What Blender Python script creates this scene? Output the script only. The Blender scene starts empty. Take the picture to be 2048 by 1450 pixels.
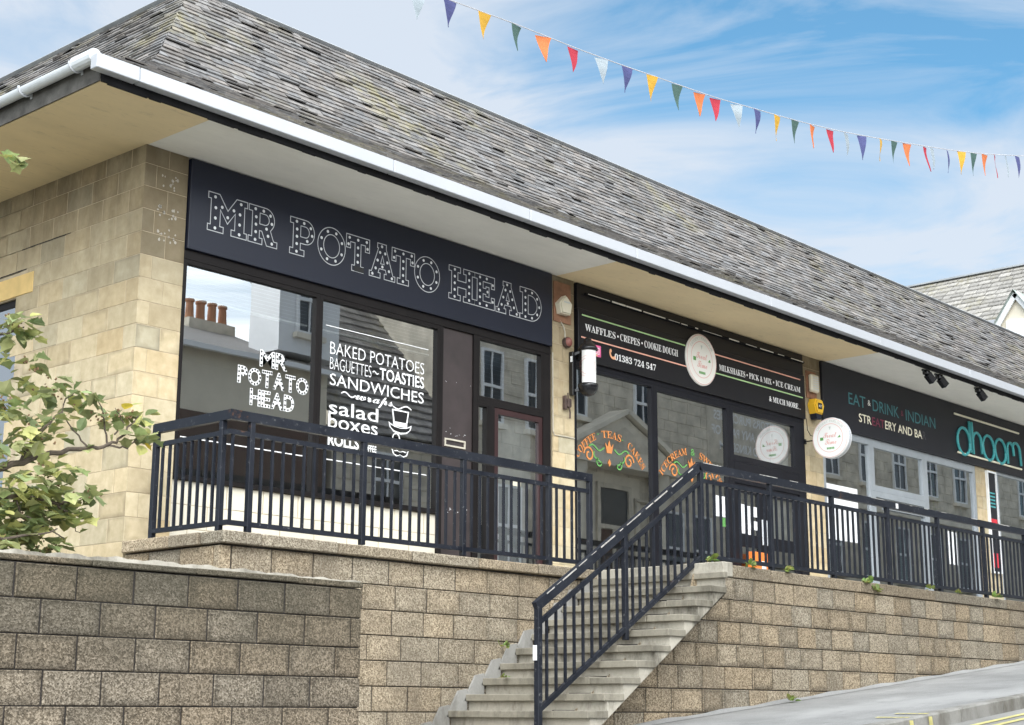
import bpy, bmesh, math, random
from mathutils import Vector, Matrix
from mathutils.geometry import tessellate_polygon
R = math.radians
random.seed(7)
scene = bpy.context.scene
col = scene.collection

# ------------------------------------------------------------------ camera
cam = bpy.data.cameras.new("camera"); cam.lens = 54.15; cam.sensor_width = 36.0
cam.clip_start = 0.1; cam.clip_end = 2000
cam_ob = bpy.data.objects.new("camera", cam); col.objects.link(cam_ob)
cam_ob.matrix_world = Matrix(((0.66667, -0.16226, -0.72748, 0.0),
                              (-0.74535, -0.14941, -0.64972, 0.0),
                              (-0.00327, 0.97537, -0.22052, 1.5),
                              (0, 0, 0, 1)))
cam_ob.matrix_world = Matrix.Translation((0, 0, 1.5)) @ Matrix.Rotation(R(-48.225), 4, 'Z') @ Matrix.Rotation(R(90 + 12.7395), 4, 'X') @ Matrix.Rotation(R(0.189), 4, 'Z')
scene.camera = cam_ob

# ------------------------------------------------------------------ light
SUN = Vector((-0.62, -0.60, 0.86)).normalized()
FILL_DIR = Vector((-0.40, -0.80, 0.42)).normalized(); CLOUD = (4.2, 4.55, 5.05); FILL_GLOW = (28.5, 29.5, 30); SKY_STRENGTH = 0.124; CLEAR = (0.7854, 0.4673, 0.4060)
sun_el = math.asin(SUN.z); sun_az = math.atan2(SUN.x, SUN.y)
world = bpy.data.worlds.new("World"); scene.world = world; world.use_nodes = True
wt = world.node_tree; wt.nodes.clear()
wn = lambda t: wt.nodes.new(t)
wo = wn('ShaderNodeOutputWorld'); bg = wn('ShaderNodeBackground'); sky = wn('ShaderNodeTexSky')
sky.sky_type = 'NISHITA'; sky.sun_disc = False; sky.sun_elevation = sun_el; sky.sun_rotation = sun_az
sky.air_density = 1.0; sky.dust_density = 0.6; sky.ozone_density = 2.2
tc = wn('ShaderNodeTexCoord'); mp = wn('ShaderNodeMapping')
mp.inputs['Scale'].default_value = (1.3, 1.3, 4.6); mp.inputs['Rotation'].default_value = (R(10), R(-14), R(20)); mp.inputs['Location'].default_value = (0.35, 0.1, 0.62)
nz = wn('ShaderNodeTexNoise'); nz.inputs['Scale'].default_value = 2.7; nz.inputs['Detail'].default_value = 9; nz.inputs['Roughness'].default_value = 0.58
nz.inputs['Distortion'].default_value = 0.9
rp = wn('ShaderNodeValToRGB'); rp.color_ramp.elements[0].position = 0.33; rp.color_ramp.elements[1].position = 0.60
rp.color_ramp.elements[0].color = (0.08, 0.08, 0.08, 1); rp.color_ramp.elements[1].color = (0.9, 0.9, 0.9, 1)
wt.links.new(tc.outputs['Generated'], mp.inputs['Vector']); wt.links.new(mp.outputs[0], nz.inputs['Vector'])
# a clear patch of blue high over the far end of the street
cd = wn('ShaderNodeVectorMath'); cd.operation = 'DOT_PRODUCT'; cd.inputs[1].default_value = CLEAR
wt.links.new(tc.outputs['Generated'], cd.inputs[0])
cm = wn('ShaderNodeMapRange'); cm.interpolation_type = 'SMOOTHSTEP'
for k, v in (('From Min', 0.965), ('From Max', 1.0), ('To Min', 0.10), ('To Max', -0.105)): cm.inputs[k].default_value = v
wt.links.new(cd.outputs['Value'], cm.inputs['Value'])
ca = wn('ShaderNodeMath'); ca.operation = 'ADD'; wt.links.new(nz.outputs['Fac'], ca.inputs[0]); wt.links.new(cm.outputs[0], ca.inputs[1])
wt.links.new(ca.outputs[0], rp.inputs['Fac'])
# added fill glow in the sky behind the camera, brightens facade and soffit
dp = wn('ShaderNodeVectorMath'); dp.operation = 'DOT_PRODUCT'; dp.inputs[1].default_value = FILL_DIR
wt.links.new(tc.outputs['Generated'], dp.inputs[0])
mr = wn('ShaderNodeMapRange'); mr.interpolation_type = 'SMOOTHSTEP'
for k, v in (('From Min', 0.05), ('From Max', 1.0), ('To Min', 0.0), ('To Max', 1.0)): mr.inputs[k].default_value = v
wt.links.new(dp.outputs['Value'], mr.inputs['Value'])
cc = wn('ShaderNodeMixRGB'); cc.inputs['Color1'].default_value = (*CLOUD, 1); cc.inputs['Color2'].default_value = (*FILL_GLOW, 1)
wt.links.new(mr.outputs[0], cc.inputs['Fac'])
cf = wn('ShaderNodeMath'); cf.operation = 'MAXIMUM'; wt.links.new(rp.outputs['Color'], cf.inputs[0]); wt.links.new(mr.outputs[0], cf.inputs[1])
bl_ = wn('ShaderNodeMixRGB'); bl_.blend_type = 'MULTIPLY'; bl_.inputs['Fac'].default_value = 1.0; bl_.inputs['Color2'].default_value = (0.50, 1.0, 1.05, 1)
wt.links.new(sky.outputs['Color'], bl_.inputs['Color1'])
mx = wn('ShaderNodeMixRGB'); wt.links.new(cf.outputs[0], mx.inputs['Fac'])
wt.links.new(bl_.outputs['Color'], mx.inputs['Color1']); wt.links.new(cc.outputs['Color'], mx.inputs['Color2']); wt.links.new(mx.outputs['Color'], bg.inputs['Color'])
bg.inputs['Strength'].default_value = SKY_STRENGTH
wt.links.new(bg.outputs[0], wo.inputs['Surface'])
sl = bpy.data.lights.new("sun", 'SUN'); sl.energy = 0.85; sl.angle = R(22); sl.color = (1.0, 0.975, 0.93)
so = bpy.data.objects.new("sun", sl); col.objects.link(so); so.location = (-20, -10, 30)
so.rotation_euler = SUN.to_track_quat('Z', 'Y').to_euler()
vs = scene.view_settings
vs.view_transform = 'Standard'; vs.look = 'None'; vs.exposure = 0.56; vs.gamma = 1.0; vs.use_curve_mapping = False

# ------------------------------------------------------------------ materials
def sock(nt, v):
    return v
class NB:
    """small node-graph builder"""
    def __init__(s, name):
        s.m = bpy.data.materials.new(name); s.m.use_nodes = True
        s.t = s.m.node_tree; s.t.nodes.clear()
        s.out = s.t.nodes.new('ShaderNodeOutputMaterial')
        s.p = s.t.nodes.new('ShaderNodeBsdfPrincipled')
        s.t.links.new(s.p.outputs[0], s.out.inputs['Surface'])
        s.tc = s.t.nodes.new('ShaderNodeTexCoord')
    def n(s, t): return s.t.nodes.new(t)
    def l(s, a, b): s.t.links.new(a, b)
    def vec(s, scale=(1, 1, 1)):
        m = s.n('ShaderNodeMapping'); m.inputs['Scale'].default_value = scale
        s.l(s.tc.outputs['Object'], m.inputs['Vector']); return m.outputs[0]
    def noise(s, scale, detail=4, rough=0.55, vec=None, dist=0.0):
        n = s.n('ShaderNodeTexNoise'); n.inputs['Scale'].default_value = scale; n.inputs['Detail'].default_value = detail
        n.inputs['Roughness'].default_value = rough; n.inputs['Distortion'].default_value = dist
        s.l(vec if vec else s.tc.outputs['Object'], n.inputs['Vector']); return n.outputs['Fac']
    def ramp(s, fac, stops):
        r = s.n('ShaderNodeValToRGB'); cr = r.color_ramp
        while len(cr.elements) < len(stops): cr.elements.new(0.5)
        for e, (p, c) in zip(cr.elements, stops):
            e.position = p; e.color = (c[0], c[1], c[2], 1) if hasattr(c, '__len__') else (c, c, c, 1)
        s.l(fac, r.inputs['Fac']); return r.outputs['Color']
    def mix(s, fac, a, b, mode='MIX'):
        m = s.n('ShaderNodeMixRGB'); m.blend_type = mode
        for i, v in ((0, fac), (1, a), (2, b)):
            if hasattr(v, 'links'): s.l(v, m.inputs[i])
            elif i == 0: m.inputs[0].default_value = v
            else: m.inputs[i].default_value = (v[0], v[1], v[2], 1)
        return m.outputs[0]
    def tint(s):
        a = s.n('ShaderNodeVertexColor'); a.layer_name = 'tint'; return a.outputs['Color']
    def bump(s, h, strength=0.4, dist=0.01):
        b = s.n('ShaderNodeBump'); b.inputs['Strength'].default_value = strength; b.inputs['Distance'].default_value = dist
        s.l(h, b.inputs['Height']); s.l(b.outputs[0], s.p.inputs['Normal'])
    def base(s, c):
        if hasattr(c, 'links'): s.l(c, s.p.inputs['Base Color'])
        else: s.p.inputs['Base Color'].default_value = (c[0], c[1], c[2], 1)
    def rough(s, r):
        if hasattr(r, 'links'): s.l(r, s.p.inputs['Roughness'])
        else: s.p.inputs['Roughness'].default_value = r

def simple(name, c, rough=0.5, vary=0.12, scale=6.0, metal=0.0, bump=0.0, emit=None, spec=None):
    b = NB(name)
    f = b.noise(scale, 5, 0.6)
    lo = [x * (1 - vary) for x in c]; hi = [min(1, x * (1 + vary)) for x in c]
    b.base(b.ramp(f, [(0.3, lo), (0.7, hi)])); b.rough(rough); b.p.inputs['Metallic'].default_value = metal
    if spec is not None: b.p.inputs['Specular IOR Level'].default_value = spec
    if bump: b.bump(b.noise(scale * 8, 3), bump, 0.004)
    if emit:
        b.p.inputs['Emission Color'].default_value = (*emit[:3], 1); b.p.inputs['Emission Strength'].default_value = emit[3]
    return b.m

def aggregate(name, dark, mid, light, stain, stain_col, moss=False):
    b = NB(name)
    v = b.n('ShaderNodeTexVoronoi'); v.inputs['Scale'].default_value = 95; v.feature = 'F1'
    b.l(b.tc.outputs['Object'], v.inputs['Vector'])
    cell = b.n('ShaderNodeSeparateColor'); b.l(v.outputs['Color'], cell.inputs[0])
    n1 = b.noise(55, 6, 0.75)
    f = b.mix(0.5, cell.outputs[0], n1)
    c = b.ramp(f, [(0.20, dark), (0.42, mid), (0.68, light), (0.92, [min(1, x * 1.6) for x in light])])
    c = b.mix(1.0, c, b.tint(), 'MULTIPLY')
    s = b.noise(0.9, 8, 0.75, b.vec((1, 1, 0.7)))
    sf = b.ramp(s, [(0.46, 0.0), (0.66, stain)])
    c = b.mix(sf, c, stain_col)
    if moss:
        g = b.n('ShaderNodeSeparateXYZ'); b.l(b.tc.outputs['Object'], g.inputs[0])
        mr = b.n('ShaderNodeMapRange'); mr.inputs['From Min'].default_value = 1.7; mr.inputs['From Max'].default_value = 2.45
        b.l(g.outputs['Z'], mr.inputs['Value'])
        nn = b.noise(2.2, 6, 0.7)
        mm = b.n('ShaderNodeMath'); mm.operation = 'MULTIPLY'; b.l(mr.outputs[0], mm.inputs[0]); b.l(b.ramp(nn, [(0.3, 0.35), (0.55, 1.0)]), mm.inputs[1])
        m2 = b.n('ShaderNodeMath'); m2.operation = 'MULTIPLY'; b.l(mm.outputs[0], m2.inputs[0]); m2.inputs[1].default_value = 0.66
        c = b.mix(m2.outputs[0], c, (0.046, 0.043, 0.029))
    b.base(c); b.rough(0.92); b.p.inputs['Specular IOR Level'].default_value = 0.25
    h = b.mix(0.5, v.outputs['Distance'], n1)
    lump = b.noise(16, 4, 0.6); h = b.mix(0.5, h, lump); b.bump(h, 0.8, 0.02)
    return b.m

def ashlar(name):
    b = NB(name)
    n1 = b.noise(9, 6, 0.6); n2 = b.noise(70, 4, 0.6)
    c = b.ramp(n1, [(0.3, (0.44, 0.36, 0.225)), (0.55, (0.53, 0.44, 0.29)), (0.75, (0.60, 0.51, 0.35))])
    c = b.mix(1.0, c, b.tint(), 'MULTIPLY')
    # streaky brown tone, darker towards the top courses
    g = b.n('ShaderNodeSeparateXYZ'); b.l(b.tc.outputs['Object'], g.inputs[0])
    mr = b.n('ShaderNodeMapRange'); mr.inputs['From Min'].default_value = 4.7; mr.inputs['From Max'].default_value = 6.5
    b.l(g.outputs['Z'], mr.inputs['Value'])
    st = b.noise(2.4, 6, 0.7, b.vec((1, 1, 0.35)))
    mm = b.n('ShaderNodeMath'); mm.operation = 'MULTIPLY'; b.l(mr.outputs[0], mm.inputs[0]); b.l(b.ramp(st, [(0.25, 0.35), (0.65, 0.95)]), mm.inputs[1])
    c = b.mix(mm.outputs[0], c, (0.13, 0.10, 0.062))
    b.base(c); b.rough(0.85); b.p.inputs['Specular IOR Level'].default_value = 0.25
    b.bump(b.mix(0.5, n1, n2), 0.25, 0.006)
    return b.m

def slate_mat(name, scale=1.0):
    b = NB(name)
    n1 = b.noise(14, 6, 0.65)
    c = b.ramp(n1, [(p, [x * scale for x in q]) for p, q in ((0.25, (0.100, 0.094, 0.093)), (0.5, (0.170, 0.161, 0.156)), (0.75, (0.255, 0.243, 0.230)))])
    c = b.mix(1.0, c, b.tint(), 'MULTIPLY')
    l1 = b.noise(0.75, 5, 0.7); l2 = b.noise(5.5, 5, 0.7)
    lm = b.n('ShaderNodeMath'); lm.operation = 'MULTIPLY'
    b.l(b.ramp(l1, [(0.50, 0.0), (0.66, 0.75)]), lm.inputs[0]); b.l(b.ramp(l2, [(0.42, 0.0), (0.62, 1.0)]), lm.inputs[1])
    c = b.mix(lm.outputs[0], c, (0.25, 0.225, 0.12))
    w = b.noise(9, 6, 0.8)
    c = b.mix(b.ramp(w, [(0.64, 0.0), (0.73, 0.5)]), c, (0.46, 0.45, 0.40))
    b.base(c); b.rough(0.72); b.bump(b.noise(40, 4), 0.3, 0.006)
    return b.m

def glass_mat(name, tint=(0.84, 0.86, 0.85), refl=0.30, wav=0.10):
    b = NB(name); b.t.nodes.remove(b.p)
    tr = b.n('ShaderNodeBsdfTransparent'); tr.inputs['Color'].default_value = (*tint, 1)
    gl = b.n('ShaderNodeBsdfGlossy'); gl.inputs['Roughness'].default_value = 0.0; gl.inputs['Color'].default_value = (0.95, 0.97, 0.98, 1)
    fr = b.n('ShaderNodeFresnel'); fr.inputs['IOR'].default_value = 1.5
    ad = b.n('ShaderNodeMath'); ad.operation = 'MULTIPLY_ADD'; b.l(fr.outputs[0], ad.inputs[0]); ad.inputs[1].default_value = 1.2; ad.inputs[2].default_value = refl; ad.use_clamp = True
    mxs = b.n('ShaderNodeMixShader'); b.l(ad.outputs[0], mxs.inputs[0]); b.l(tr.outputs[0], mxs.inputs[1]); b.l(gl.outputs[0], mxs.inputs[2])
    b.l(mxs.outputs[0], b.out.inputs['Surface'])
    bp = b.n('ShaderNodeBump'); bp.inputs['Strength'].default_value = wav; bp.inputs['Distance'].default_value = 0.004
    b.l(b.noise(1.3, 2, 0.5), bp.inputs['Height']); b.l(bp.outputs[0], gl.inputs['Normal'])
    return b.m

def rail_mat(name):
    b = NB(name)
    n = b.noise(3.5, 6, 0.7); w = b.noise(22, 6, 0.75)
    c = b.ramp(n, [(0.3, (0.007, 0.009, 0.015)), (0.7, (0.017, 0.020, 0.029))])
    c = b.mix(b.ramp(w, [(0.60, 0.0), (0.70, 0.75)]), c, (0.17, 0.17, 0.175))
    r = b.noise(1.7, 6, 0.8)
    c = b.mix(b.ramp(r, [(0.66, 0.0), (0.71, 0.8)]), c, (0.12, 0.055, 0.028))
    b.p.inputs['Specular IOR Level'].default_value = 0.32; b.base(c); b.rough(b.ramp(n, [(0.3, 0.35), (0.7, 0.6)])); b.bump(w, 0.12, 0.003)
    return b.m

def concrete_mat(name, lo, hi, stain=0.75):
    b = NB(name)
    n1 = b.noise(3.0, 7, 0.65); n2 = b.noise(40, 5, 0.7)
    c = b.ramp(b.mix(0.35, n1, n2), [(0.3, lo), (0.7, hi)])
    c = b.mix(1.0, c, b.tint(), 'MULTIPLY')
    s = b.noise(2.2, 7, 0.72, b.vec((1, 1, 0.45)))
    c = b.mix(b.ramp(s, [(0.47, 0.0), (0.66, stain)]), c, (0.105, 0.095, 0.075))
    b.base(c); b.rough(0.9); b.p.inputs['Specular IOR Level'].default_value = 0.25; b.bump(n2, 0.3, 0.006)
    return b.m

def tarmac_mat(name, lo, hi):
    b = NB(name)
    n1 = b.noise(1.1, 6, 0.65); n2 = b.noise(90, 4, 0.7); n3 = b.noise(0.35, 4, 0.6, b.vec((1, 3, 1)))
    c = b.ramp(b.mix(0.5, n1, n2), [(0.40, lo), (0.60, hi)])
    c = b.mix(b.ramp(n3, [(0.50, 0.0), (0.64, 0.4)]), c, [x * 1.35 for x in hi])
    c = b.mix(b.ramp(b.noise(2.6, 8, 0.8), [(0.56, 0.0), (0.66, 0.45)]), c, [x * .6 for x in lo])
    b.base(c); b.rough(0.9); b.p.inputs['Specular IOR Level'].default_value = 0.3; b.bump(n2, 0.5, 0.006)
    return b.m

def leaf_mat(name):
    b = NB(name)
    c = b.mix(1.0, b.ramp(b.noise(9, 4), [(0.3, (0.19, 0.235, 0.10)), (0.7, (0.38, 0.43, 0.22))]), b.tint(), 'MULTIPLY')
    b.base(c); b.rough(0.45)
    tl = b.n('ShaderNodeBsdfTranslucent'); b.l(c, tl.inputs['Color'])
    ms = b.n('ShaderNodeMixShader'); ms.inputs[0].default_value = 0.35
    b.l(b.p.outputs[0], ms.inputs[1]); b.l(tl.outputs[0], ms.inputs[2]); b.l(ms.outputs[0], b.out.inputs['Surface'])
    return b.m

def soffit_mat(name, c, dirt):
    b = NB(name)
    n1 = b.noise(0.9, 6, 0.65, b.vec((1, 2.2, 1))); n2 = b.noise(5, 6, 0.7, b.vec((1, 3, 1)))
    k = b.ramp(n1, [(0.3, [x * 0.86 for x in c]), (0.7, c)])
    k = b.mix(b.ramp(n2, [(0.57, 0.0), (0.74, dirt)]), k, [x * 0.5 for x in c])
    b.base(k); b.rough(0.7); b.bump(b.noise(30, 3), 0.08, 0.004)
    return b.m

M = {}
M['agg_main'] = aggregate('exposed_aggregate', (0.115, 0.090, 0.060), (0.275, 0.222, 0.155), (0.455, 0.385, 0.285), 0.6, (0.14, 0.115, 0.085))
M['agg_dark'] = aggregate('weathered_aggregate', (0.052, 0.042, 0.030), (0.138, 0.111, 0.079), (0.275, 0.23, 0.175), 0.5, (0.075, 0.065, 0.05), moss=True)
M['joint'] = simple('dark_joint', (0.030, 0.026, 0.024), 0.95, 0.3, 4)
M['mortar'] = simple('pale_mortar', (0.44, 0.36, 0.25), 0.95, 0.2, 6)
M['cement'] = concrete_mat('cement_fillet', (0.25, 0.232, 0.195), (0.42, 0.39, 0.335), 0.8)
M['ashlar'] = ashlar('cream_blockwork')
M['lintel'] = simple('ochre_lintel', (0.60, 0.42, 0.17), 0.85, 0.12, 5)
M['slate'] = slate_mat('weathered_slate')
M['slate_bed'] = simple('slate_shadow_gap', (0.035, 0.034, 0.033), 0.95, 0.2, 5)
M['lead'] = simple('lead_flashing', (0.33, 0.35, 0.37), 0.55, 0.15, 3)
M['white_pvc'] = simple('white_plastic', (0.44, 0.455, 0.485), 0.35, 0.03, 2)
M['grey_pvc'] = simple('grey_plastic', (0.62, 0.65, 0.68), 0.4, 0.12, 3)
M['black_board'] = simple('black_painted_board', (0.010, 0.010, 0.011), 0.8, 0.4, 4, spec=0.15)
M['dirty_board'] = simple('dirty_grey_board', (0.10, 0.095, 0.088), 0.85, 0.5, 5, spec=0.2)
M['soffit_tan'] = soffit_mat('tan_soffit', (0.86, 0.70, 0.44), 0.5)
M['soffit_white'] = soffit_mat('offwhite_soffit', (0.86, 0.84, 0.78), 0.15)
M['sign_navy'] = simple('navy_sign_panel', (0.009, 0.012, 0.025), 0.36, 0.08, 1.2, spec=0.4)
M['sign_black'] = simple('black_sign_panel', (0.009, 0.0085, 0.011), 0.42, 0.1, 2, spec=0.3)
M['sign_char'] = simple('charcoal_sign_panel', (0.013, 0.0135, 0.019), 0.5, 0.1, 2, spec=0.32)
M['frame_brown'] = simple('dark_brown_frame', (0.010, 0.008, 0.008), 0.5, 0.2, 4, spec=0.2)
M['panel_brown'] = simple('worn_brown_panel', (0.040, 0.030, 0.030), 0.5, 0.2, 5)
M['door_red'] = simple('maroon_door_paint', (0.036, 0.014, 0.015), 0.4, 0.2, 5)
M['frame_black'] = simple('black_frame', (0.009, 0.009, 0.013), 0.45, 0.2, 4, spec=0.22)
M['frame_grey'] = simple('grey_aluminium', (0.34, 0.37, 0.40), 0.4, 0.1, 3, metal=0.2)
M['glass'] = glass_mat('shop_glass', refl=0.42)
M['glass_far'] = simple('dark_far_glass', (0.05, 0.06, 0.07), 0.08, 0.2, 1)
M['rail'] = rail_mat('worn_black_paint')
M['concrete'] = concrete_mat('pale_step_concrete', (0.34, 0.315, 0.262), (0.545, 0.505, 0.43), 0.95)
M['tread'] = concrete_mat('tread_slab', (0.205, 0.187, 0.152), (0.345, 0.318, 0.262), 0.9)
M['pave'] = tarmac_mat('pavement_tarmac', (0.20, 0.20, 0.197), (0.31, 0.31, 0.305))
M['road'] = tarmac_mat('road_tarmac', (0.20, 0.195, 0.185), (0.29, 0.285, 0.27))
M['kerb'] = concrete_mat('kerb_stone', (0.24, 0.235, 0.22), (0.36, 0.35, 0.33), 0.7)
M['yellow_line'] = simple('worn_yellow_paint', (0.52, 0.47, 0.19), 0.8, 0.25, 12)
M['soil'] = simple('bed_soil', (0.06, 0.045, 0.03), 0.95, 0.3, 6, bump=0.4)
M['deck'] = concrete_mat('deck_paving', (0.42, 0.41, 0.38), (0.58, 0.565, 0.53), 0.4)
M['ground'] = simple('rough_ground', (0.15, 0.15, 0.12), 0.95, 0.25, 0.3)
M['white_vinyl'] = simple('white_vinyl', (0.86, 0.86, 0.86), 0.45, 0.03, 3)
M['black_vinyl'] = simple('black_vinyl', (0.01, 0.01, 0.011), 0.4, 0.1, 3)
M['orange_vinyl'] = simple('orange_vinyl', (0.60, 0.23, 0.07), 0.45, 0.1, 3)
M['green_vinyl'] = simple('green_vinyl', (0.12, 0.32, 0.09), 0.45, 0.1, 3)
M['line_green'] = simple('pale_green_line', (0.42, 0.62, 0.30), 0.45, 0.15, 2)
M['line_red'] = simple('pale_salmon_line', (0.80, 0.42, 0.32), 0.45, 0.15, 2)
M['line_silver'] = simple('silver_outline', (0.50, 0.51, 0.53), 0.3, 0.1, 5)
M['bulb'] = simple('bulb_dot', (0.62, 0.63, 0.64), 0.3, 0.1, 5)
M['disc_white'] = simple('sign_disc_white', (0.80, 0.78, 0.73), 0.4, 0.04, 3)
M['ring_pink'] = simple('pink_ring', (0.70, 0.36, 0.33), 0.5, 0.1, 3)
M['ring_grey'] = simple('pale_grey_print', (0.52, 0.55, 0.52), 0.5, 0.1, 3)
M['magenta'] = simple('magenta_badge', (0.75, 0.12, 0.30), 0.4, 0.4, 14)
M['peach'] = simple('peach_vinyl', (0.80, 0.40, 0.22), 0.4, 0.1, 3)
M['teal'] = simple('teal_letter', (0.06, 0.36, 0.38), 0.4, 0.12, 3)
M['teal_dark'] = simple('dull_teal_letter', (0.045, 0.19, 0.21), 0.45, 0.12, 3)
M['crimson'] = simple('dark_crimson_letter', (0.17, 0.02, 0.05), 0.45, 0.12, 3)
M['cream_bar'] = simple('cream_bar', (0.85, 0.80, 0.62), 0.4, 0.04, 3)
M['cream_wall'] = simple('cream_render', (0.72, 0.66, 0.54), 0.85, 0.08, 2)
M['stall'] = simple('cream_tiles', (0.70, 0.65, 0.54), 0.6, 0.06, 1.5)
M['paper'] = simple('white_paper', (0.85, 0.86, 0.88), 0.6, 0.03, 3)
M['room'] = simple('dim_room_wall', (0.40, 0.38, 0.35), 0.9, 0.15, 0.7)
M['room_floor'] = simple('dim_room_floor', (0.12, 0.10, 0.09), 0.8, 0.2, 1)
M['blind'] = simple('blind_slats', (0.66, 0.68, 0.68), 0.6, 0.06, 3)
M['ivory'] = simple('ivory_plastic', (0.68, 0.63, 0.50), 0.4, 0.06, 4)
M['bell_red'] = simple('faded_red_plastic', (0.22, 0.08, 0.065), 0.45, 0.3, 9)
M['rust'] = simple('rusty_bracket', (0.075, 0.05, 0.042), 0.8, 0.5, 20, bump=0.4)
M['wood_raw'] = simple('raw_timber', (0.26, 0.13, 0.075), 0.8, 0.3, 7)
M['cable'] = simple('pale_cable', (0.50, 0.46, 0.38), 0.6, 0.1, 5)
M['alarm_yellow'] = simple('yellow_alarm', (0.78, 0.46, 0.03), 0.4, 0.05, 4)
M['lamp_white'] = simple('lit_white_acrylic', (0.74, 0.74, 0.73), 0.35, 0.03, 3, emit=(1.0, 0.98, 0.94, 0.06))
M['gloss_black'] = simple('gloss_black', (0.012, 0.012, 0.014), 0.22, 0.2, 5)
M['leaf'] = leaf_mat('leaf_green')
M['bark'] = simple('grey_bark', (0.10, 0.078, 0.06), 0.9, 0.3, 18, bump=0.5)
M['berry'] = simple('seed_cluster', (0.17, 0.10, 0.05), 0.7, 0.35, 30)
M['string'] = simple('bunting_cord', (0.45, 0.45, 0.47), 0.8, 0.1, 5)
def flag_mat(name, c):
    b = NB(name); f = b.noise(5, 2)
    k = b.ramp(f, [(0.3, [x * 0.8 for x in c]), (0.7, c)]); b.base(k); b.rough(0.9); b.p.inputs['Specular IOR Level'].default_value = 0.1
    tl = b.n('ShaderNodeBsdfTranslucent'); b.l(k, tl.inputs['Color']); ms = b.n('ShaderNodeMixShader'); ms.inputs[0].default_value = 0.3
    b.l(b.p.outputs[0], ms.inputs[1]); b.l(tl.outputs[0], ms.inputs[2]); b.l(ms.outputs[0], b.out.inputs['Surface']); return b.m
FL = {'white': flag_mat('flag_white', (0.40, 0.46, 0.50)), 'blue': flag_mat('flag_blue', (0.11, 0.12, 0.27)), 'yellow': flag_mat('flag_yellow', (0.72, 0.42, 0.07)),
      'green': flag_mat('flag_green', (0.10, 0.17, 0.15)), 'orange': flag_mat('flag_orange', (0.72, 0.22, 0.09)), 'red': flag_mat('flag_red', (0.50, 0.06, 0.085))}
M['stone_far'] = simple('grey_sandstone', (0.58, 0.53, 0.44), 0.9, 0.3, 2.2)
M['stone_pale'] = simple('pale_sandstone', (0.70, 0.65, 0.55), 0.9, 0.15, 2)
M['brown_front'] = simple('brown_shopfront', (0.10, 0.06, 0.045), 0.7, 0.2, 2)
M['teal_front'] = simple('teal_shopfront', (0.03, 0.09, 0.10), 0.6, 0.2, 2)
M['white_paint'] = simple('white_joinery', (0.78, 0.79, 0.80), 0.5, 0.04, 3)
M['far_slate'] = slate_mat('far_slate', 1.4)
M['grey_board'] = simple('grey_green_board', (0.30, 0.35, 0.32), 0.6, 0.1, 3)
M['weed'] = simple('weed_green', (0.13, 0.22, 0.05), 0.6, 0.3, 20)
M['pot'] = simple('clay_pot', (0.42, 0.20, 0.11), 0.8, 0.15, 5)

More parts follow.
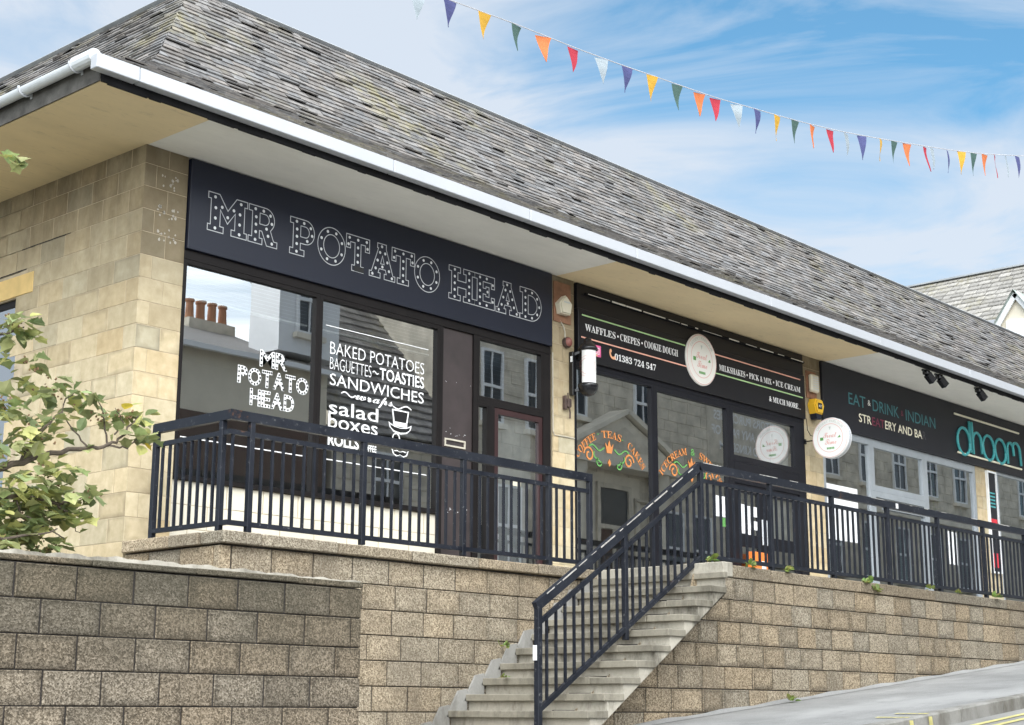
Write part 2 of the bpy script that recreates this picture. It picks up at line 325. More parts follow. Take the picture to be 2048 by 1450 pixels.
# ------------------------------------------------------------------ mesh helpers
class MB:
    def __init__(s): s.v = []; s.f = []; s.t = []; s.mi = []
    def face(s, pts, tint=(1, 1, 1), mi=0):
        i = len(s.v); s.v += [tuple(p) for p in pts]; s.f.append(tuple(range(i, i + len(pts)))); s.t.append(tint); s.mi.append(mi)
    def quads(s, v, fs, tint=(1, 1, 1), mi=0):
        i = len(s.v); s.v += [tuple(p) for p in v]
        for f in fs: s.f.append(tuple(i + k for k in f)); s.t.append(tint); s.mi.append(mi)
    def box(s, x0, x1, y0, y1, z0, z1, tint=(1, 1, 1), mi=0):
        v = [(x0, y0, z0), (x1, y0, z0), (x1, y1, z0), (x0, y1, z0), (x0, y0, z1), (x1, y0, z1), (x1, y1, z1), (x0, y1, z1)]
        s.quads(v, [(0, 3, 2, 1), (4, 5, 6, 7), (0, 1, 5, 4), (1, 2, 6, 5), (2, 3, 7, 6), (3, 0, 4, 7)], tint, mi)
    def cbox(s, x0, x1, y0, y1, z0, z1, c=0.004, tint=(1, 1, 1), mi=0):
        """box with chamfered edges"""
        bm = bmesh.new(); bmesh.ops.create_cube(bm, size=1)
        for v in bm.verts: v.co = Vector(((x0 + x1) / 2 + v.co.x * (x1 - x0), (y0 + y1) / 2 + v.co.y * (y1 - y0), (z0 + z1) / 2 + v.co.z * (z1 - z0)))
        bmesh.ops.bevel(bm, geom=bm.edges[:], offset=c, segments=1, affect='EDGES')
        s.bm(bm, tint, mi)
    def bm(s, bm, tint=(1, 1, 1), mi=0):
        bm.verts.index_update()
        s.quads([v.co[:] for v in bm.verts], [[v.index for v in f.verts] for f in bm.faces], tint, mi); bm.free()
    def bar(s, a, b, w, h, up=(0, 0, 1), tint=(1, 1, 1), mi=0):
        """rectangular bar from a to b; w sideways, h along up"""
        a = Vector(a); b = Vector(b); d = (b - a).normalized(); up = Vector(up)
        sd = d.cross(up).normalized() * (w / 2); u = sd.cross(d).normalized() * (h / 2)
        v = [a - sd - u, a + sd - u, a + sd + u, a - sd + u, b - sd - u, b + sd - u, b + sd + u, b - sd + u]
        s.quads(v, [(0, 1, 2, 3), (7, 6, 5, 4), (0, 4, 5, 1), (1, 5, 6, 2), (2, 6, 7, 3), (3, 7, 4, 0)], tint, mi)
    def prism(s, poly, y0, y1, tint=(1, 1, 1), mi=0):
        """extrude an xz polygon from y0 to y1"""
        n = len(poly); a = [(x, y0, z) for x, z in poly]; b = [(x, y1, z) for x, z in poly]
        tri = tessellate_polygon([[Vector((x, z, 0)) for x, z in poly]])
        fs = []
        i = len(s.v); s.v += a + b
        for t in tri:
            s.f.append(tuple(i + k for k in t)); s.f.append(tuple(i + n + k for k in reversed(t))); s.t += [tint] * 2; s.mi += [mi] * 2
        for k in range(n):
            s.f.append((i + k, i + (k + 1) % n, i + n + (k + 1) % n, i + n + k)); s.t.append(tint); s.mi.append(mi)
    def tube(s, pts, rad, seg=8, tint=(1, 1, 1), mi=0, cap=True):
        pts = [Vector(p) for p in pts]; n = len(pts); rs = rad if hasattr(rad, '__len__') else [rad] * n
        i0 = len(s.v); ref = Vector((0.31, 0.17, 0.93)).normalized()
        for k, p in enumerate(pts):
            d = (pts[min(k + 1, n - 1)] - pts[max(k - 1, 0)]).normalized()
            a = d.cross(ref)
            if a.length < 1e-3: a = d.cross(Vector((1, 0, 0)))
            a.normalize(); b = d.cross(a)
            for j in range(seg):
                t = 2 * math.pi * j / seg; s.v.append(tuple(p + (a * math.cos(t) + b * math.sin(t)) * rs[k]))
        for k in range(n - 1):
            for j in range(seg):
                s.f.append((i0 + k * seg + j, i0 + k * seg + (j + 1) % seg, i0 + (k + 1) * seg + (j + 1) % seg, i0 + (k + 1) * seg + j)); s.t.append(tint); s.mi.append(mi)
        if cap:
            s.f.append(tuple(i0 + j for j in reversed(range(seg)))); s.f.append(tuple(i0 + (n - 1) * seg + j for j in range(seg))); s.t += [tint] * 2; s.mi += [mi] * 2
    def lathe(s, cx, cy, prof, seg=24, axis='Z', tint=(1, 1, 1), mi=0, a0=0, a1=2 * math.pi):
        """revolve (r, h) profile; axis Z, X or Y through the centre point given by (cx, cy)"""
        i0 = len(s.v); m = len(prof); full = abs(a1 - a0 - 2 * math.pi) < 1e-6; cnt = seg if full else seg + 1
        for j in range(cnt):
            t = a0 + (a1 - a0) * j / seg
            for r, h in prof:
                c, q = math.cos(t) * r, math.sin(t) * r
                s.v.append((cx + c, cy + q, h) if axis == 'Z' else ((h, cx + c, cy + q) if axis == 'X' else (cx + c, h, cy + q)))
        for j in range(seg):
            k = (j + 1) % cnt
            for q in range(m - 1):
                s.f.append((i0 + j * m + q, i0 + k * m + q, i0 + k * m + q + 1, i0 + j * m + q + 1)); s.t.append(tint); s.mi.append(mi)
    def build(s, name, mats, parent=None, smooth=False):
        me = bpy.data.meshes.new(name); me.from_pydata(s.v, [], s.f)
        for m in (mats if isinstance(mats, (list, tuple)) else [mats]): me.materials.append(m)
        at = me.color_attributes.new('tint', 'FLOAT_COLOR', 'CORNER')
        buf = []
        for p, t in zip(me.polygons, s.t):
            if hasattr(t[0], '__len__'):
                for q in t: buf += [q[0], q[1], q[2], 1.0]
            else: buf += [t[0], t[1], t[2], 1.0] * len(p.vertices)
        at.data.foreach_set('color', buf)
        me.polygons.foreach_set('material_index', s.mi)
        if smooth: me.polygons.foreach_set('use_smooth', [True] * len(s.f))
        me.update()
        o = bpy.data.objects.new(name, me); col.objects.link(o)
        if parent: o.parent = parent; o.matrix_parent_inverse = parent.matrix_world.inverted()
        return o
def tag(o, label=None, cat=None, group=None, kind=None):
    if label: o['label'] = label
    if cat: o['category'] = cat
    if group: o['group'] = group
    if kind: o['kind'] = kind
    return o
def empty(name, loc, label=None, cat=None, group=None):
    o = bpy.data.objects.new(name, None); col.objects.link(o); o.location = loc; o.matrix_world = Matrix.Translation(loc)
    o.empty_display_size = 0.2
    return tag(o, label, cat, group)
def part(name, mats, parent, *a, smooth=False):
    b = MB(); b.box(*a); return b.build(name, mats, parent, smooth)
def rnd(a, b): return random.uniform(a, b)

# text as a flat mesh fitted to a box on a plane y = const facing -Y
def text_pts(body, off=0.0, res=3):
    cu = bpy.data.curves.new('lettering', 'FONT'); cu.body = body; cu.offset = off; cu.resolution_u = res
    ob = bpy.data.objects.new('lettering', cu); col.objects.link(ob)
    dg = bpy.context.evaluated_depsgraph_get(); dg.update()
    me = bpy.data.meshes.new_from_object(ob.evaluated_get(dg))
    v = [q.co.copy() for q in me.vertices]; f = [tuple(p.vertices) for p in me.polygons]
    bpy.data.objects.remove(ob); bpy.data.curves.remove(cu); bpy.data.meshes.remove(me)
    return v, f
def add_text(mb, body, x0, x1, z0, z1, y, off=0.0, warp=None, mi=0, mirror=False, ext=0.0):
    v, f = text_pts(body, off)
    ax, bx = min(p.x for p in v), max(p.x for p in v); ay, by = min(p.y for p in v), max(p.y for p in v)
    out = []
    for p in v:
        u = (p.x - ax) / max(1e-6, bx - ax); w = (p.y - ay) / max(1e-6, by - ay)
        if warp: x, z = warp(u, w)
        else: x, z = x0 + u * (x1 - x0), z0 + w * (z1 - z0)
        if mirror: x = x0 + x1 - x
        out.append((x, y, z))
    mb.quads(out, f, mi=mi)
    if ext:
        mb.quads([(a, b + ext, c) for a, b, c in out], f, mi=mi)
def lettering(name, body, box, y, m, parent, off=0.0, warp=None, mirror=False):
    b = MB(); add_text(b, body, *box, y, off, warp, 0, mirror); return b.build(name, m, parent)
def disc(mb, x, z, r, y, seg=10, mi=0, rz=None):
    rz = rz or r
    mb.face([(x + r * math.cos(2 * math.pi * k / seg), y, z - rz * math.sin(2 * math.pi * k / seg)) for k in range(seg)][::-1], mi=mi)
def ribbon(mb, pts, w, y, closed=False, mi=0):
    n = len(pts); P = [Vector((p[0], p[1])) for p in pts]; L = []
    for i in range(n):
        a = P[i - 1] if (i > 0 or closed) else P[i]; b = P[(i + 1) % n] if (i < n - 1 or closed) else P[i]
        d1 = (P[i] - a); d2 = (b - P[i])
        if d1.length < 1e-9: d1 = d2
        if d2.length < 1e-9: d2 = d1
        d1 = d1.normalized(); d2 = d2.normalized()
        n1 = Vector((-d1.y, d1.x)); n2 = Vector((-d2.y, d2.x)); mv = (n1 + n2)
        if mv.length < 1e-6: mv = n1
        mv.normalize(); k = w / 2 / max(0.45, mv.dot(n1)); L.append((P[i] + mv * k, P[i] - mv * k))
    for i in range(n if closed else n - 1):
        a, b = L[i], L[(i + 1) % n]
        mb.face([(a[0].x, y, a[0].y), (a[1].x, y, a[1].y), (b[1].x, y, b[1].y), (b[0].x, y, b[0].y)], mi=mi)
def arc(cx, cz, r, a0, a1, n=14, rz=None):
    rz = rz or r
    return [(cx + r * math.cos(R(a0 + (a1 - a0) * k / n)), cz + rz * math.sin(R(a0 + (a1 - a0) * k / n))) for k in range(n + 1)]
# ------------------------------------------------------------------ blockwork
RIM = [0.0, 1.0]                                             # share of blocks with dirt round the edge, and how dark
def block_face(mb, P, s0, s1, z0, z1, d, ch, tint, tilt=0.0):
    """one block: chamfered front standing d proud of the joint plane"""
    a = [P(s0, z0, 0), P(s1, z0, 0), P(s1, z1, 0), P(s0, z1, 0)]
    f = [P(s0 + ch, z0 + ch, d + rnd(-tilt, tilt)), P(s1 - ch, z0 + ch, d + rnd(-tilt, tilt)), P(s1 - ch, z1 - ch, d + rnd(-tilt, tilt)), P(s0 + ch, z1 - ch, d + rnd(-tilt, tilt))]
    m = [P(s0, z0, d - ch), P(s1, z0, d - ch), P(s1, z1, d - ch), P(s0, z1, d - ch)]
    if random.random() < RIM[0]:
        w = min(.07, (s1 - s0) * .3, (z1 - z0) * .36) * rnd(.6, 1.1); dk = [RIM[1] * rnd(.75, 1.25) for _ in range(4)]
        g = [P(s0 + w * rnd(.5, 1.3), z0 + w * rnd(.6, 1.5), d), P(s1 - w * rnd(.5, 1.3), z0 + w * rnd(.6, 1.5), d), P(s1 - w * rnd(.5, 1.3), z1 - w * rnd(.3, .8), d), P(s0 + w * rnd(.5, 1.3), z1 - w * rnd(.3, .8), d)]
        D = [tuple(x * min(1, q) for x in tint) for q in dk]
        mb.quads(g, [(0, 1, 2, 3)], tint)
        for k in range(4):
            j = (k + 1) % 4; mb.face([f[k], f[j], g[j], g[k]], (D[k], D[j], tint, tint))
        fr_ = []
    else: fr_ = [(8, 9, 10, 11)]
    mb.quads(a + m + f, fr_ + [(4 + k, 4 + (k + 1) % 4, 8 + (k + 1) % 4, 8 + k) for k in range(4)] + [(k, (k + 1) % 4, 4 + (k + 1) % 4, 4 + k) for k in range(4)], tint)
def clip(poly, f):
    out = []
    for i, p in enumerate(poly):
        q = poly[(i + 1) % len(poly)]; a, c = f(*p), f(*q)
        if a >= 0: out.append(p)
        if (a >= 0) != (c >= 0):
            t = a / (a - c); out.append((p[0] + t * (q[0] - p[0]), p[1] + t * (q[1] - p[1])))
    return out
def block_wall(mb, P, s0, s1, ztop, zbot, course, blen, joint=0.008, d=0.014, ch=0.004, tint=lambda: 1.0, jig=0.0, vary=0.0, start=0.0, tilt=0.0, holes=(), cut=None):
    z = ztop; k = 0
    while z > zbot + 0.02:
        za = max(zbot, z - course); s = s0 - (start if k % 2 else start + blen / 2) % blen
        while s < s1 - 0.01:
            L = blen * (1 + rnd(-vary, vary)); e = s + L
            if s1 - e < 0.08: e = s1
            a, b = max(s, s0), min(e, s1)
            skip = any(h[0] - .02 < (a + b) / 2 < h[1] + .02 and h[2] - .02 < (za + z) / 2 < h[3] + .02 for h in holes)
            if b - a > 0.03 and not skip:
                t = tint(); t = t if hasattr(t, '__len__') else (t, t, t)
                jv = joint * .85
                q = [(a + joint / 2, za + joint / 2), (b - joint / 2, za + joint / 2), (b - joint / 2, z - joint / 2), (a + joint / 2, z - joint / 2)]
                if cut and min(cut(*c) for c in q) < 0:
                    q = clip(q, cut)
                    if len(q) > 2: mb.face([P(c[0], c[1], d) for c in q], t)
                else: block_face(mb, P, a + jv, b - jv, za + joint / 2, z - joint / 2, d + rnd(-jig, jig), ch, t, tilt)
            s = e
        z = za; k += 1
front = lambda y: (lambda s, z, d: (s, y - d, z))          # faces -Y
left = lambda x: (lambda s, z, d: (x - d, -s, z))           # faces -X, s = -y runs left to right

def warm(lo, hi, amt=0.05):
    def f():
        v = rnd(lo, hi); w = rnd(-amt, amt); return (v * (1 + w), v, v * (1 - w * 1.3))
    return f

# ------------------------------------------------------------------ ground
def gz(x): return 1.366 + 0.092 * (max(-25, min(95, x)) - 11.82)
XS = [-300, -25, -10, 0, 5, 10, 12, 14, 17, 20, 25, 30, 40, 60, 95, 400]
def strip(name, m, ys, dz, lab=None, xs=XS):
    b = MB()
    for i in range(len(xs) - 1):
        for j in range(len(ys) - 1):
            b.face([(xs[i], ys[j], gz(xs[i]) + dz[j]), (xs[i + 1], ys[j], gz(xs[i + 1]) + dz[j]), (xs[i + 1], ys[j + 1], gz(xs[i + 1]) + dz[j + 1]), (xs[i], ys[j + 1], gz(xs[i]) + dz[j + 1])])
    return tag(b.build(name, m), kind='structure')
KERB0 = lambda x: 6.44 + 0.062 * (x - 11.8) if 9 < x < 40 else 6.44
strip('ground', M['ground'], [-300, -60, 60, 400], [-0.45, -0.45, -0.45, -0.45])
xs2 = [-300, -25, 0, 8, 10, 12, 14, 16, 20, 26, 34, 60, 95, 400]
b = MB()
for i in range(len(xs2) - 1):
    a, c = xs2[i], xs2[i + 1]
    b.face([(a, 6.75, gz(a)), (c, 6.75, gz(c)), (c, 11.0, gz(c)), (a, 11.0, gz(a))])
tag(b.build('pavement', M['pave']), kind='structure')
strip('road', M['road'], [-1.0, 6.64], [-0.125, -0.125])
strip('opposite_pavement', M['pave'], [-5.0, -1.3], [0.0, 0.0])
b = MB(); x = -20.0
while x < 45:                                             # kerb stones with joints
    e = x + 0.91
    v = [(x + .004, 6.62, gz(x) - .2), (e - .004, 6.62, gz(e) - .2), (e - .004, 6.752, gz(e) - .2), (x + .004, 6.752, gz(x) - .2),
         (x + .004, 6.63, gz(x) - .012), (e - .004, 6.63, gz(e) - .012), (e - .004, 6.645, gz(e) + .004), (x + .004, 6.645, gz(x) + .004),
         (e - .004, 6.752, gz(e) + .004), (x + .004, 6.752, gz(x) + .004)]
    t = rnd(.8, 1.1)
    b.quads(v, [(0, 1, 5, 4), (4, 5, 6, 7), (7, 6, 8, 9), (0, 4, 7, 9, 3), (1, 2, 8, 6, 5), (3, 9, 8, 2)], (t, t, t)); x = e
tag(b.build('kerb', M['kerb']), kind='structure')
b = MB(); x = -20.0
while x < 45:
    e = x + 0.91
    b.quads([(x, -1.3, gz(x) + .004), (e, -1.3, gz(e) + .004), (e, -1.05, gz(e) + .004), (x, -1.05, gz(x) + .004), (x, -1.02, gz(x) - .2), (e, -1.02, gz(e) - .2)], [(0, 1, 2, 3), (3, 2, 5, 4)]); x = e
tag(b.build('opposite_kerb', M['kerb']), kind='structure')
for yy in (6.36, 6.16):
    b = MB()
    for i in range(60):
        a = -5 + i * 0.8; c = a + 0.8
        b.face([(a, yy - .04, gz(a) - .119), (c, yy - .04, gz(c) - .119), (c, yy + .04, gz(c) - .119), (a, yy + .04, gz(a) - .119)])
    tag(b.build('yellow_line', M['yellow_line']), kind='structure')
for xa in (12.66, 13.02):                                  # loading marks painted over the kerb
    b = MB()
    n = 6
    for i in range(n):
        y0 = 6.646 + i * .055; y1 = y0 + .045
        b.face([(xa, y0, gz(xa) + .008), (xa + .07, y0, gz(xa + .07) + .008), (xa + .07 + rnd(-.01, .01), y1, gz(xa + .07) + .008), (xa + rnd(-.01, .01), y1, gz(xa) + .008)])
    b.face([(xa, 6.617, gz(xa) - .12), (xa + .07, 6.617, gz(xa) - .12), (xa + .07, 6.626, gz(xa) - .015), (xa, 6.626, gz(xa) - .015)])
    tag(b.build('kerb_marking', M['yellow_line']), kind='structure')
# terrace paving and planted bed
b = MB(); b.box(7.96, 12.93, 10.32, 12.0, 2.6, 2.935); b.box(12.93, 36, 9.0, 12.0, 2.6, 2.935)
tag(b.build('terrace_paving', M['deck']), kind='structure')
tag(part('planting_bed', M['soil'], None, -12, 7.8, 9.1, 11.6, 1.0, 2.25), kind='structure')

# ------------------------------------------------------------------ retaining walls
CR = 0.2245
tw = warm(0.86, 1.06, 0.035)
RIM[:] = [0.45, 0.72]
wall = empty('retaining_wall', (7.9, 10.25, 1.2), 'light blockwork retaining wall under the left terrace, running behind the concrete stairs', 'wall')
b = MB(); block_wall(b, front(10.266), 7.886, 12.9, 2.832, 0.9, CR, 0.45, 0.009, 0.016, 0.005, tw, 0.003, 0.10, 0.1, 0.002)
block_wall(b, left(7.902), -11.62, -10.262, 2.832, 2.2, CR, 0.45, 0.009, 0.016, 0.005, warm(.95, 1.2), 0.003, 0.05, 0.3, 0.002)
b.build('block_face', M['agg_main'], wall)
part('core', M['joint'], wall, 7.90, 12.9, 10.264, 10.5, 0.9, 2.834); part('core', M['joint'], wall, 7.90, 8.1, 10.5, 11.62, 1.9, 2.834)
b = MB(); x = 7.85
for L in (0.42, 0.86, 0.92, 0.9, 0.88, 0.95, .16):
    b.cbox(x + .006, min(x + L, 12.93) - .006, 10.192 + rnd(-.008, .008), 10.5, 2.840 + rnd(0, .006), 2.945 + rnd(-.006, .002), 0.010, warm(.78, 1.05)()); x += L
b.build('coping', M['agg_main'], wall)
b = MB(); y = 10.51
for L in (0.42, 0.68):
    b.cbox(7.84 + rnd(-.003, .003), 8.14, y + .003, y + L - .003, 2.84, 2.945, 0.008, warm(.95, 1.2)()); y += L
b.build('return_coping', M['agg_main'], wall)

RIM[:] = [0.7, 0.52]
wall2 = empty('retaining_wall', (13, 8.91, 1.4), 'long blockwork retaining wall right of the stairs, sinking into the sloping pavement', 'wall')
b = MB(); block_wall(b, front(8.926), 10.0, 36.0, 2.838, 0.7, CR, 0.42, 0.010, 0.015, 0.005, warm(0.78, 1.0, 0.05), 0.003, 0.22, 0.1, 0.002, cut=lambda s, z: 1 if s > 12.80 else 1.378 + .644 * (s - 10.78) + .10 - z)
b.build('block_face', M['agg_main'], wall2)
part('core', M['joint'], wall2, 12.80, 36, 8.924, 9.2, 0.7, 2.836); b = MB(); b.prism([(10.0, .5), (12.80, .5), (12.80, 2.76), (10.0, .95)], 8.924, 9.2); b.build('core', M['joint'], wall2)
b = MB(); x = 12.94
while x < 36:
    L = rnd(.8, 1.3); b.cbox(x + .006, x + L - .006, 8.905 + rnd(-.006, .006), 9.25, 2.842 + rnd(0, .003), 2.968 + rnd(-.004, .004), 0.008, warm(.62, .85)()); x += L
b.build('coping', M['agg_main'], wall2)
b = MB()                                                   # sloping cement skirt at the pavement
for i in range(46):
    a = 11.6 + i * .3; c = a + .3; h0 = .02 + .02 * math.sin(i * .9) ** 2; h1 = .02 + .02 * math.sin((i + 1) * .9) ** 2
    b.quads([(a, 8.84, gz(a) + .004), (c, 8.84, gz(c) + .004), (c, 8.908, gz(c) + h1), (a, 8.908, gz(a) + h0)], [(0, 1, 2, 3)])
b.build('cement_skirt', M['pave'], wall2)

RIM[:] = [0.75, 0.55]
wall3 = empty('retaining_wall', (8.2, 8.91, 1.0), 'dark weathered blockwork wall in the left foreground below the tree', 'wall')
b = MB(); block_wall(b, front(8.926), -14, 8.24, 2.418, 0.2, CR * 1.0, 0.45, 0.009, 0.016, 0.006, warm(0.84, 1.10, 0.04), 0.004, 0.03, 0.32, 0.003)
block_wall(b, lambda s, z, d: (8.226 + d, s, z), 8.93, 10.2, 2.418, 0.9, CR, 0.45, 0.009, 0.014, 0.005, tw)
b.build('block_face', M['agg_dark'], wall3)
part('core', M['joint'], wall3, -14, 8.225, 8.924, 9.15, 0.2, 2.42); part('core', M['joint'], wall3, 8.0, 8.226, 9.15, 10.25, 0.8, 2.42)
b = MB(); x = -14.0
while x < 8.24:
    L = min(rnd(.55, 1.0), 8.245 - x); b.cbox(x + .002, x + L - .002, 8.90 + rnd(-.006, .006), 9.2, 2.424 + rnd(0, .006), 2.468 + rnd(-.004, .004), 0.007, warm(.9, 1.1)()); x += max(L, .05)
b.cbox(7.98, 8.25, 9.2, 10.24, 2.425, 2.468, 0.007)
b.build('coping', M['agg_dark'], wall3)
b = MB(); n = 120
for i in range(n):
    x0 = 5.0 + 3.24 * i / n; x1 = 5.0 + 3.24 * (i + 1) / n
    f = lambda x: .012 + .020 * max(0, math.sin((x - 4.6) * .95)) + .006 * math.sin(x * 17) + .004 * math.sin(x * 41)
    h0, h1 = f(x0), f(x1)
    b.quads([(x0, 8.925, 2.462), (x1, 8.925, 2.462), (x1, 8.94, 2.468 + h1), (x0, 8.94, 2.468 + h0), (x1, 9.18, 2.47 + h1), (x0, 9.18, 2.47 + h0)], [(0, 1, 2, 3), (3, 2, 4, 5)])
b.build('cement_cap', M['cement'], wall3)

RIM[:] = [0.25, 0.82]
# ------------------------------------------------------------------ stairs
st = empty('staircase', (10.3, 9.4, 1.2), 'pale concrete stairs climbing to the terrace between the two walls', 'stairs')
NX = lambda k: 12.70 - 0.2365 * k                           # nosing of tread k
NZ = lambda k: 2.842 - 0.149 * k
nst = 13
poly = []
for k in range(nst + 1):
    poly += [(NX(k) + .055 + (.2365 if k == 0 else 0), NZ(k) - .065), (NX(k) + .055, NZ(k) - .065)] if k else [(12.745, NZ(0) - .065), (NX(0) + .03, NZ(0) - .065)]
poly += [(NX(nst) + .035, NZ(nst) - .30), (10.1, 0.94), (10.78, 1.378), (12.745, 2.634)]
# outer face is a sawtooth slab side; the flight fills back to the wall
poly2 = [poly[0]]
for k in range(nst + 1):
    poly2.append((NX(k) + .055, NZ(k) - .065)); poly2.append((NX(k) + .055, NZ(k + 1) - .065))
poly2 += [(NX(nst) + .035, 0.80), (9.9, .80), (10.78, 1.378), (12.745, 2.634)]
b = MB(); b.prism(poly2[::-1], 8.575, 10.24)
b.build('flight', M['concrete'], st)
for k in range(nst + 1):
    b = MB(); t = rnd(.82, 1.08); r = NX(k) + .2365 + .05
    if k == 0: r = 12.76
    ym = 8.56 + rnd(.30, .45); dz = rnd(-.004, .004)
    b.cbox(NX(k) + rnd(-.006, .006), r, 8.555 + rnd(-.008, .006), ym, NZ(k) - .064, NZ(k) + dz, 0.006, (t, t, t * .98)); t = rnd(.85, 1.08)
    b.cbox(NX(k) + rnd(-.006, .006), r, ym + .004, 10.236, NZ(k) - .064, NZ(k) - dz, 0.006, (t, t, t * .98))
    b.build('tread', M['tread'], st)
b = MB(); b.cbox(12.765, 12.935, 8.60, 10.2, 2.80, 2.945, 0.008); b.build('landing_edge', M['concrete'], st)
b = MB()                                                   # cement flashing ramp where the stairs meet the wall
for k in range(nst):
    b.prism([(NX(k + 1) - .02, NZ(k + 1) - .06), (NX(k) + .02, NZ(k + 1) - .06), (NX(k) + .02, NZ(k) + .05), (NX(k) - .10, NZ(k) + .03)], 10.225, 10.246)
b.build('wall_flashing', M['kerb'], st)

# ------------------------------------------------------------------ railings
def baluster(x, y, z0, z1, parent, w=0.022):
    b = MB(); b.box(x - w / 2, x + w / 2, y - w / 2, y + w / 2, z0, z1); b.build('baluster', M['rail'], parent)
def post(x, y, z0, z1, parent, w=0.05):
    b = MB(); b.cbox(x - w / 2, x + w / 2, y - w / 2, y + w / 2, z0, z1, 0.003); b.build('post', M['rail'], parent)
def rail(name, a, c, w, h, parent, up=(0, 0, 1)):
    b = MB(); b.bar(a, c, w, h, up); b.build(name, M['rail'], parent)
ry = 10.215
rl = empty('railing', (7.91, ry, 2.945), 'black metal railing turning the corner of the left terrace', 'railing')
rail('top_rail', (7.885, ry, 3.918), (12.70, ry, 3.918), 0.05, 0.085, rl)
rail('top_rail', (7.91, ry + .0255, 3.918), (7.91, 11.295, 3.918), 0.05, 0.084, rl)
rail('middle_rail', (7.885, ry, 3.772), (12.69, ry, 3.772), 0.03, 0.042, rl); rail('middle_rail', (7.91, ry + .016, 3.772), (7.91, 11.28, 3.772), 0.03, 0.041, rl)
rail('bottom_rail', (7.885, ry, 3.012), (12.69, ry, 3.012), 0.04, 0.040, rl); rail('bottom_rail', (7.91, ry + .021, 3.012), (7.91, 11.28, 3.012), 0.04, 0.039, rl)
posts = [8.125, 9.42, 10.735, 12.01]
for p in posts: post(p, ry + .002, 2.946, 3.8755, rl)
post(12.675, ry + .002, 2.946, 3.8755, rl, 0.052)
post(7.912, 10.33, 2.946, 3.8755, rl); post(7.912, 11.265, 2.946, 3.8755, rl)
baluster(7.93, ry, 3.032, 3.751, rl); 
for a, c in zip(posts, posts[1:]):
    for k in range(1, 11): baluster(a + (c - a) * k / 11, ry, 3.032, 3.751, rl)
for k in range(1, 5): baluster(12.01 + .665 * k / 5.4, ry, 3.032, 3.751, rl)
for k in range(1, 9): baluster(7.91, 10.33 + .935 * k / 9, 3.032, 3.751, rl)

sy = 8.965
rs = empty('railing', (10.38, sy, 1.3), 'sloping black metal handrail with balusters up the concrete stairs', 'railing')
sp = (3.938 - 2.405) / (12.90 - 10.375)
zr = lambda x: 2.405 + sp * (x - 10.375)
upv = Vector((-sp, 0, 1)).normalized()
rail('top_rail', (10.355, sy, zr(10.355)), (12.905, sy, zr(12.905)), 0.05, 0.085, rs, upv)
mz = lambda x: zr(x) - .165
rail('middle_rail', (10.40, sy, mz(10.40)), (12.90, sy, mz(12.90)), 0.03, 0.042, rs, upv)
bz = lambda x: 1.53 + (3.012 - 1.53) / (12.90 - 10.44) * (x - 10.44)
rail('bottom_rail', (10.40, sy, bz(10.40)), (12.90, sy, bz(12.90)), 0.04, 0.042, rs, upv)
post(10.395, sy + .002, 1.20, zr(10.38) + .02, rs, 0.055); post(11.65, sy + .002, 2.15, mz(11.65) + .14, rs)
for k in range(1, 10): x = 10.38 + 1.27 * k / 10; baluster(x, sy, bz(x) + .02, mz(x) - .02, rs)
for k in range(1, 11): x = 11.65 + 1.27 * k / 11; baluster(x, sy, bz(x) + .02, mz(x) - .02, rs)
b = MB(); x = 10.5                                          # paint peeling along the top edge of the handrail
while x < 12.88:
    L = rnd(.03, .22); h = rnd(.004, .014); c_ = Vector((x, sy - .0262, zr(x))) + upv * (.0425 - h / 2); d_ = Vector((x + L, sy - .0262, zr(x + L))) + upv * (.0425 - h / 2)
    if x + L < 12.88: b.bar(c_, d_, .002, h, upv)
    x += L + rnd(.0, .12)
b.build('peeled_paint', simple('bare_metal_patch', (.42, .40, .37), .7, .35, 25), rs)
part('sticker', M['paper'], rs, 10.349, 10.353, sy - .02, sy + .024, 1.93, 2.06)

rr = empty('railing', (12.93, sy, 2.96), 'long black metal railing along the right terrace above the sloping pavement', 'railing')
rail('top_rail', (12.89, sy, 3.945), (24.7, sy, 3.945), 0.05, 0.085, rr)
rail('middle_rail', (12.91, sy, 3.802), (24.7, sy, 3.802), 0.03, 0.042, rr)
rail('bottom_rail', (12.91, sy, 3.030), (24.7, sy, 3.030), 0.04, 0.040, rr)
px = [12.93 + 1.302 * k for k in range(10)]
for p in px: post(p, sy + .002, 2.966, 3.9025, rr)
for a, c in zip(px, px[1:]):
    for k in range(1, 11): baluster(a + (c - a) * k / 11, sy, 3.05, 3.781, rr)
b = MB(); x = 12.95
while x < 20:
    L = rnd(.05, .4); h = rnd(.004, .010)
    b.box(x, x + L, sy - .0262, sy - .0252, 3.9875 - h, 3.9873); x += L + rnd(.05, .9)
b.build('peeled_paint', simple('bare_metal_edge', (.42, .41, .39), .7, .35, 25), rr)
part('sticker', M['paper'], rr, 17.02, 17.08, sy - .0275, sy - .0255, 3.915, 3.975)
# ------------------------------------------------------------------ shop building
XE = 36.0
bd = empty('shop_building', (7.89, 11.65, 2.94), 'long single storey cream block shop building with a steep slate mansard roof', 'building')
ta = lambda: random.choice([warm(.92, 1.08, .04), warm(.85, 1.0, .07), warm(1.0, 1.12, .03)])()
b = MB()
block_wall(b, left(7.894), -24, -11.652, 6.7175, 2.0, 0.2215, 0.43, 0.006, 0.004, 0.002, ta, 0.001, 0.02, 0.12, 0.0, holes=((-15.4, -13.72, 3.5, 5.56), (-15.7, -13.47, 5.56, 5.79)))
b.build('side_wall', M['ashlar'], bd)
b = MB(); b.box(7.8932, 8.1, 11.66, 13.72, 1.9, 6.70); b.box(7.899, 8.1, 15.4, 24, 1.9, 6.70); b.box(7.899, 8.1, 13.72, 15.4, 1.9, 3.5); b.box(7.899, 8.1, 13.72, 15.4, 5.56, 6.70)
b.build('mortar_core', M['mortar'], bd)
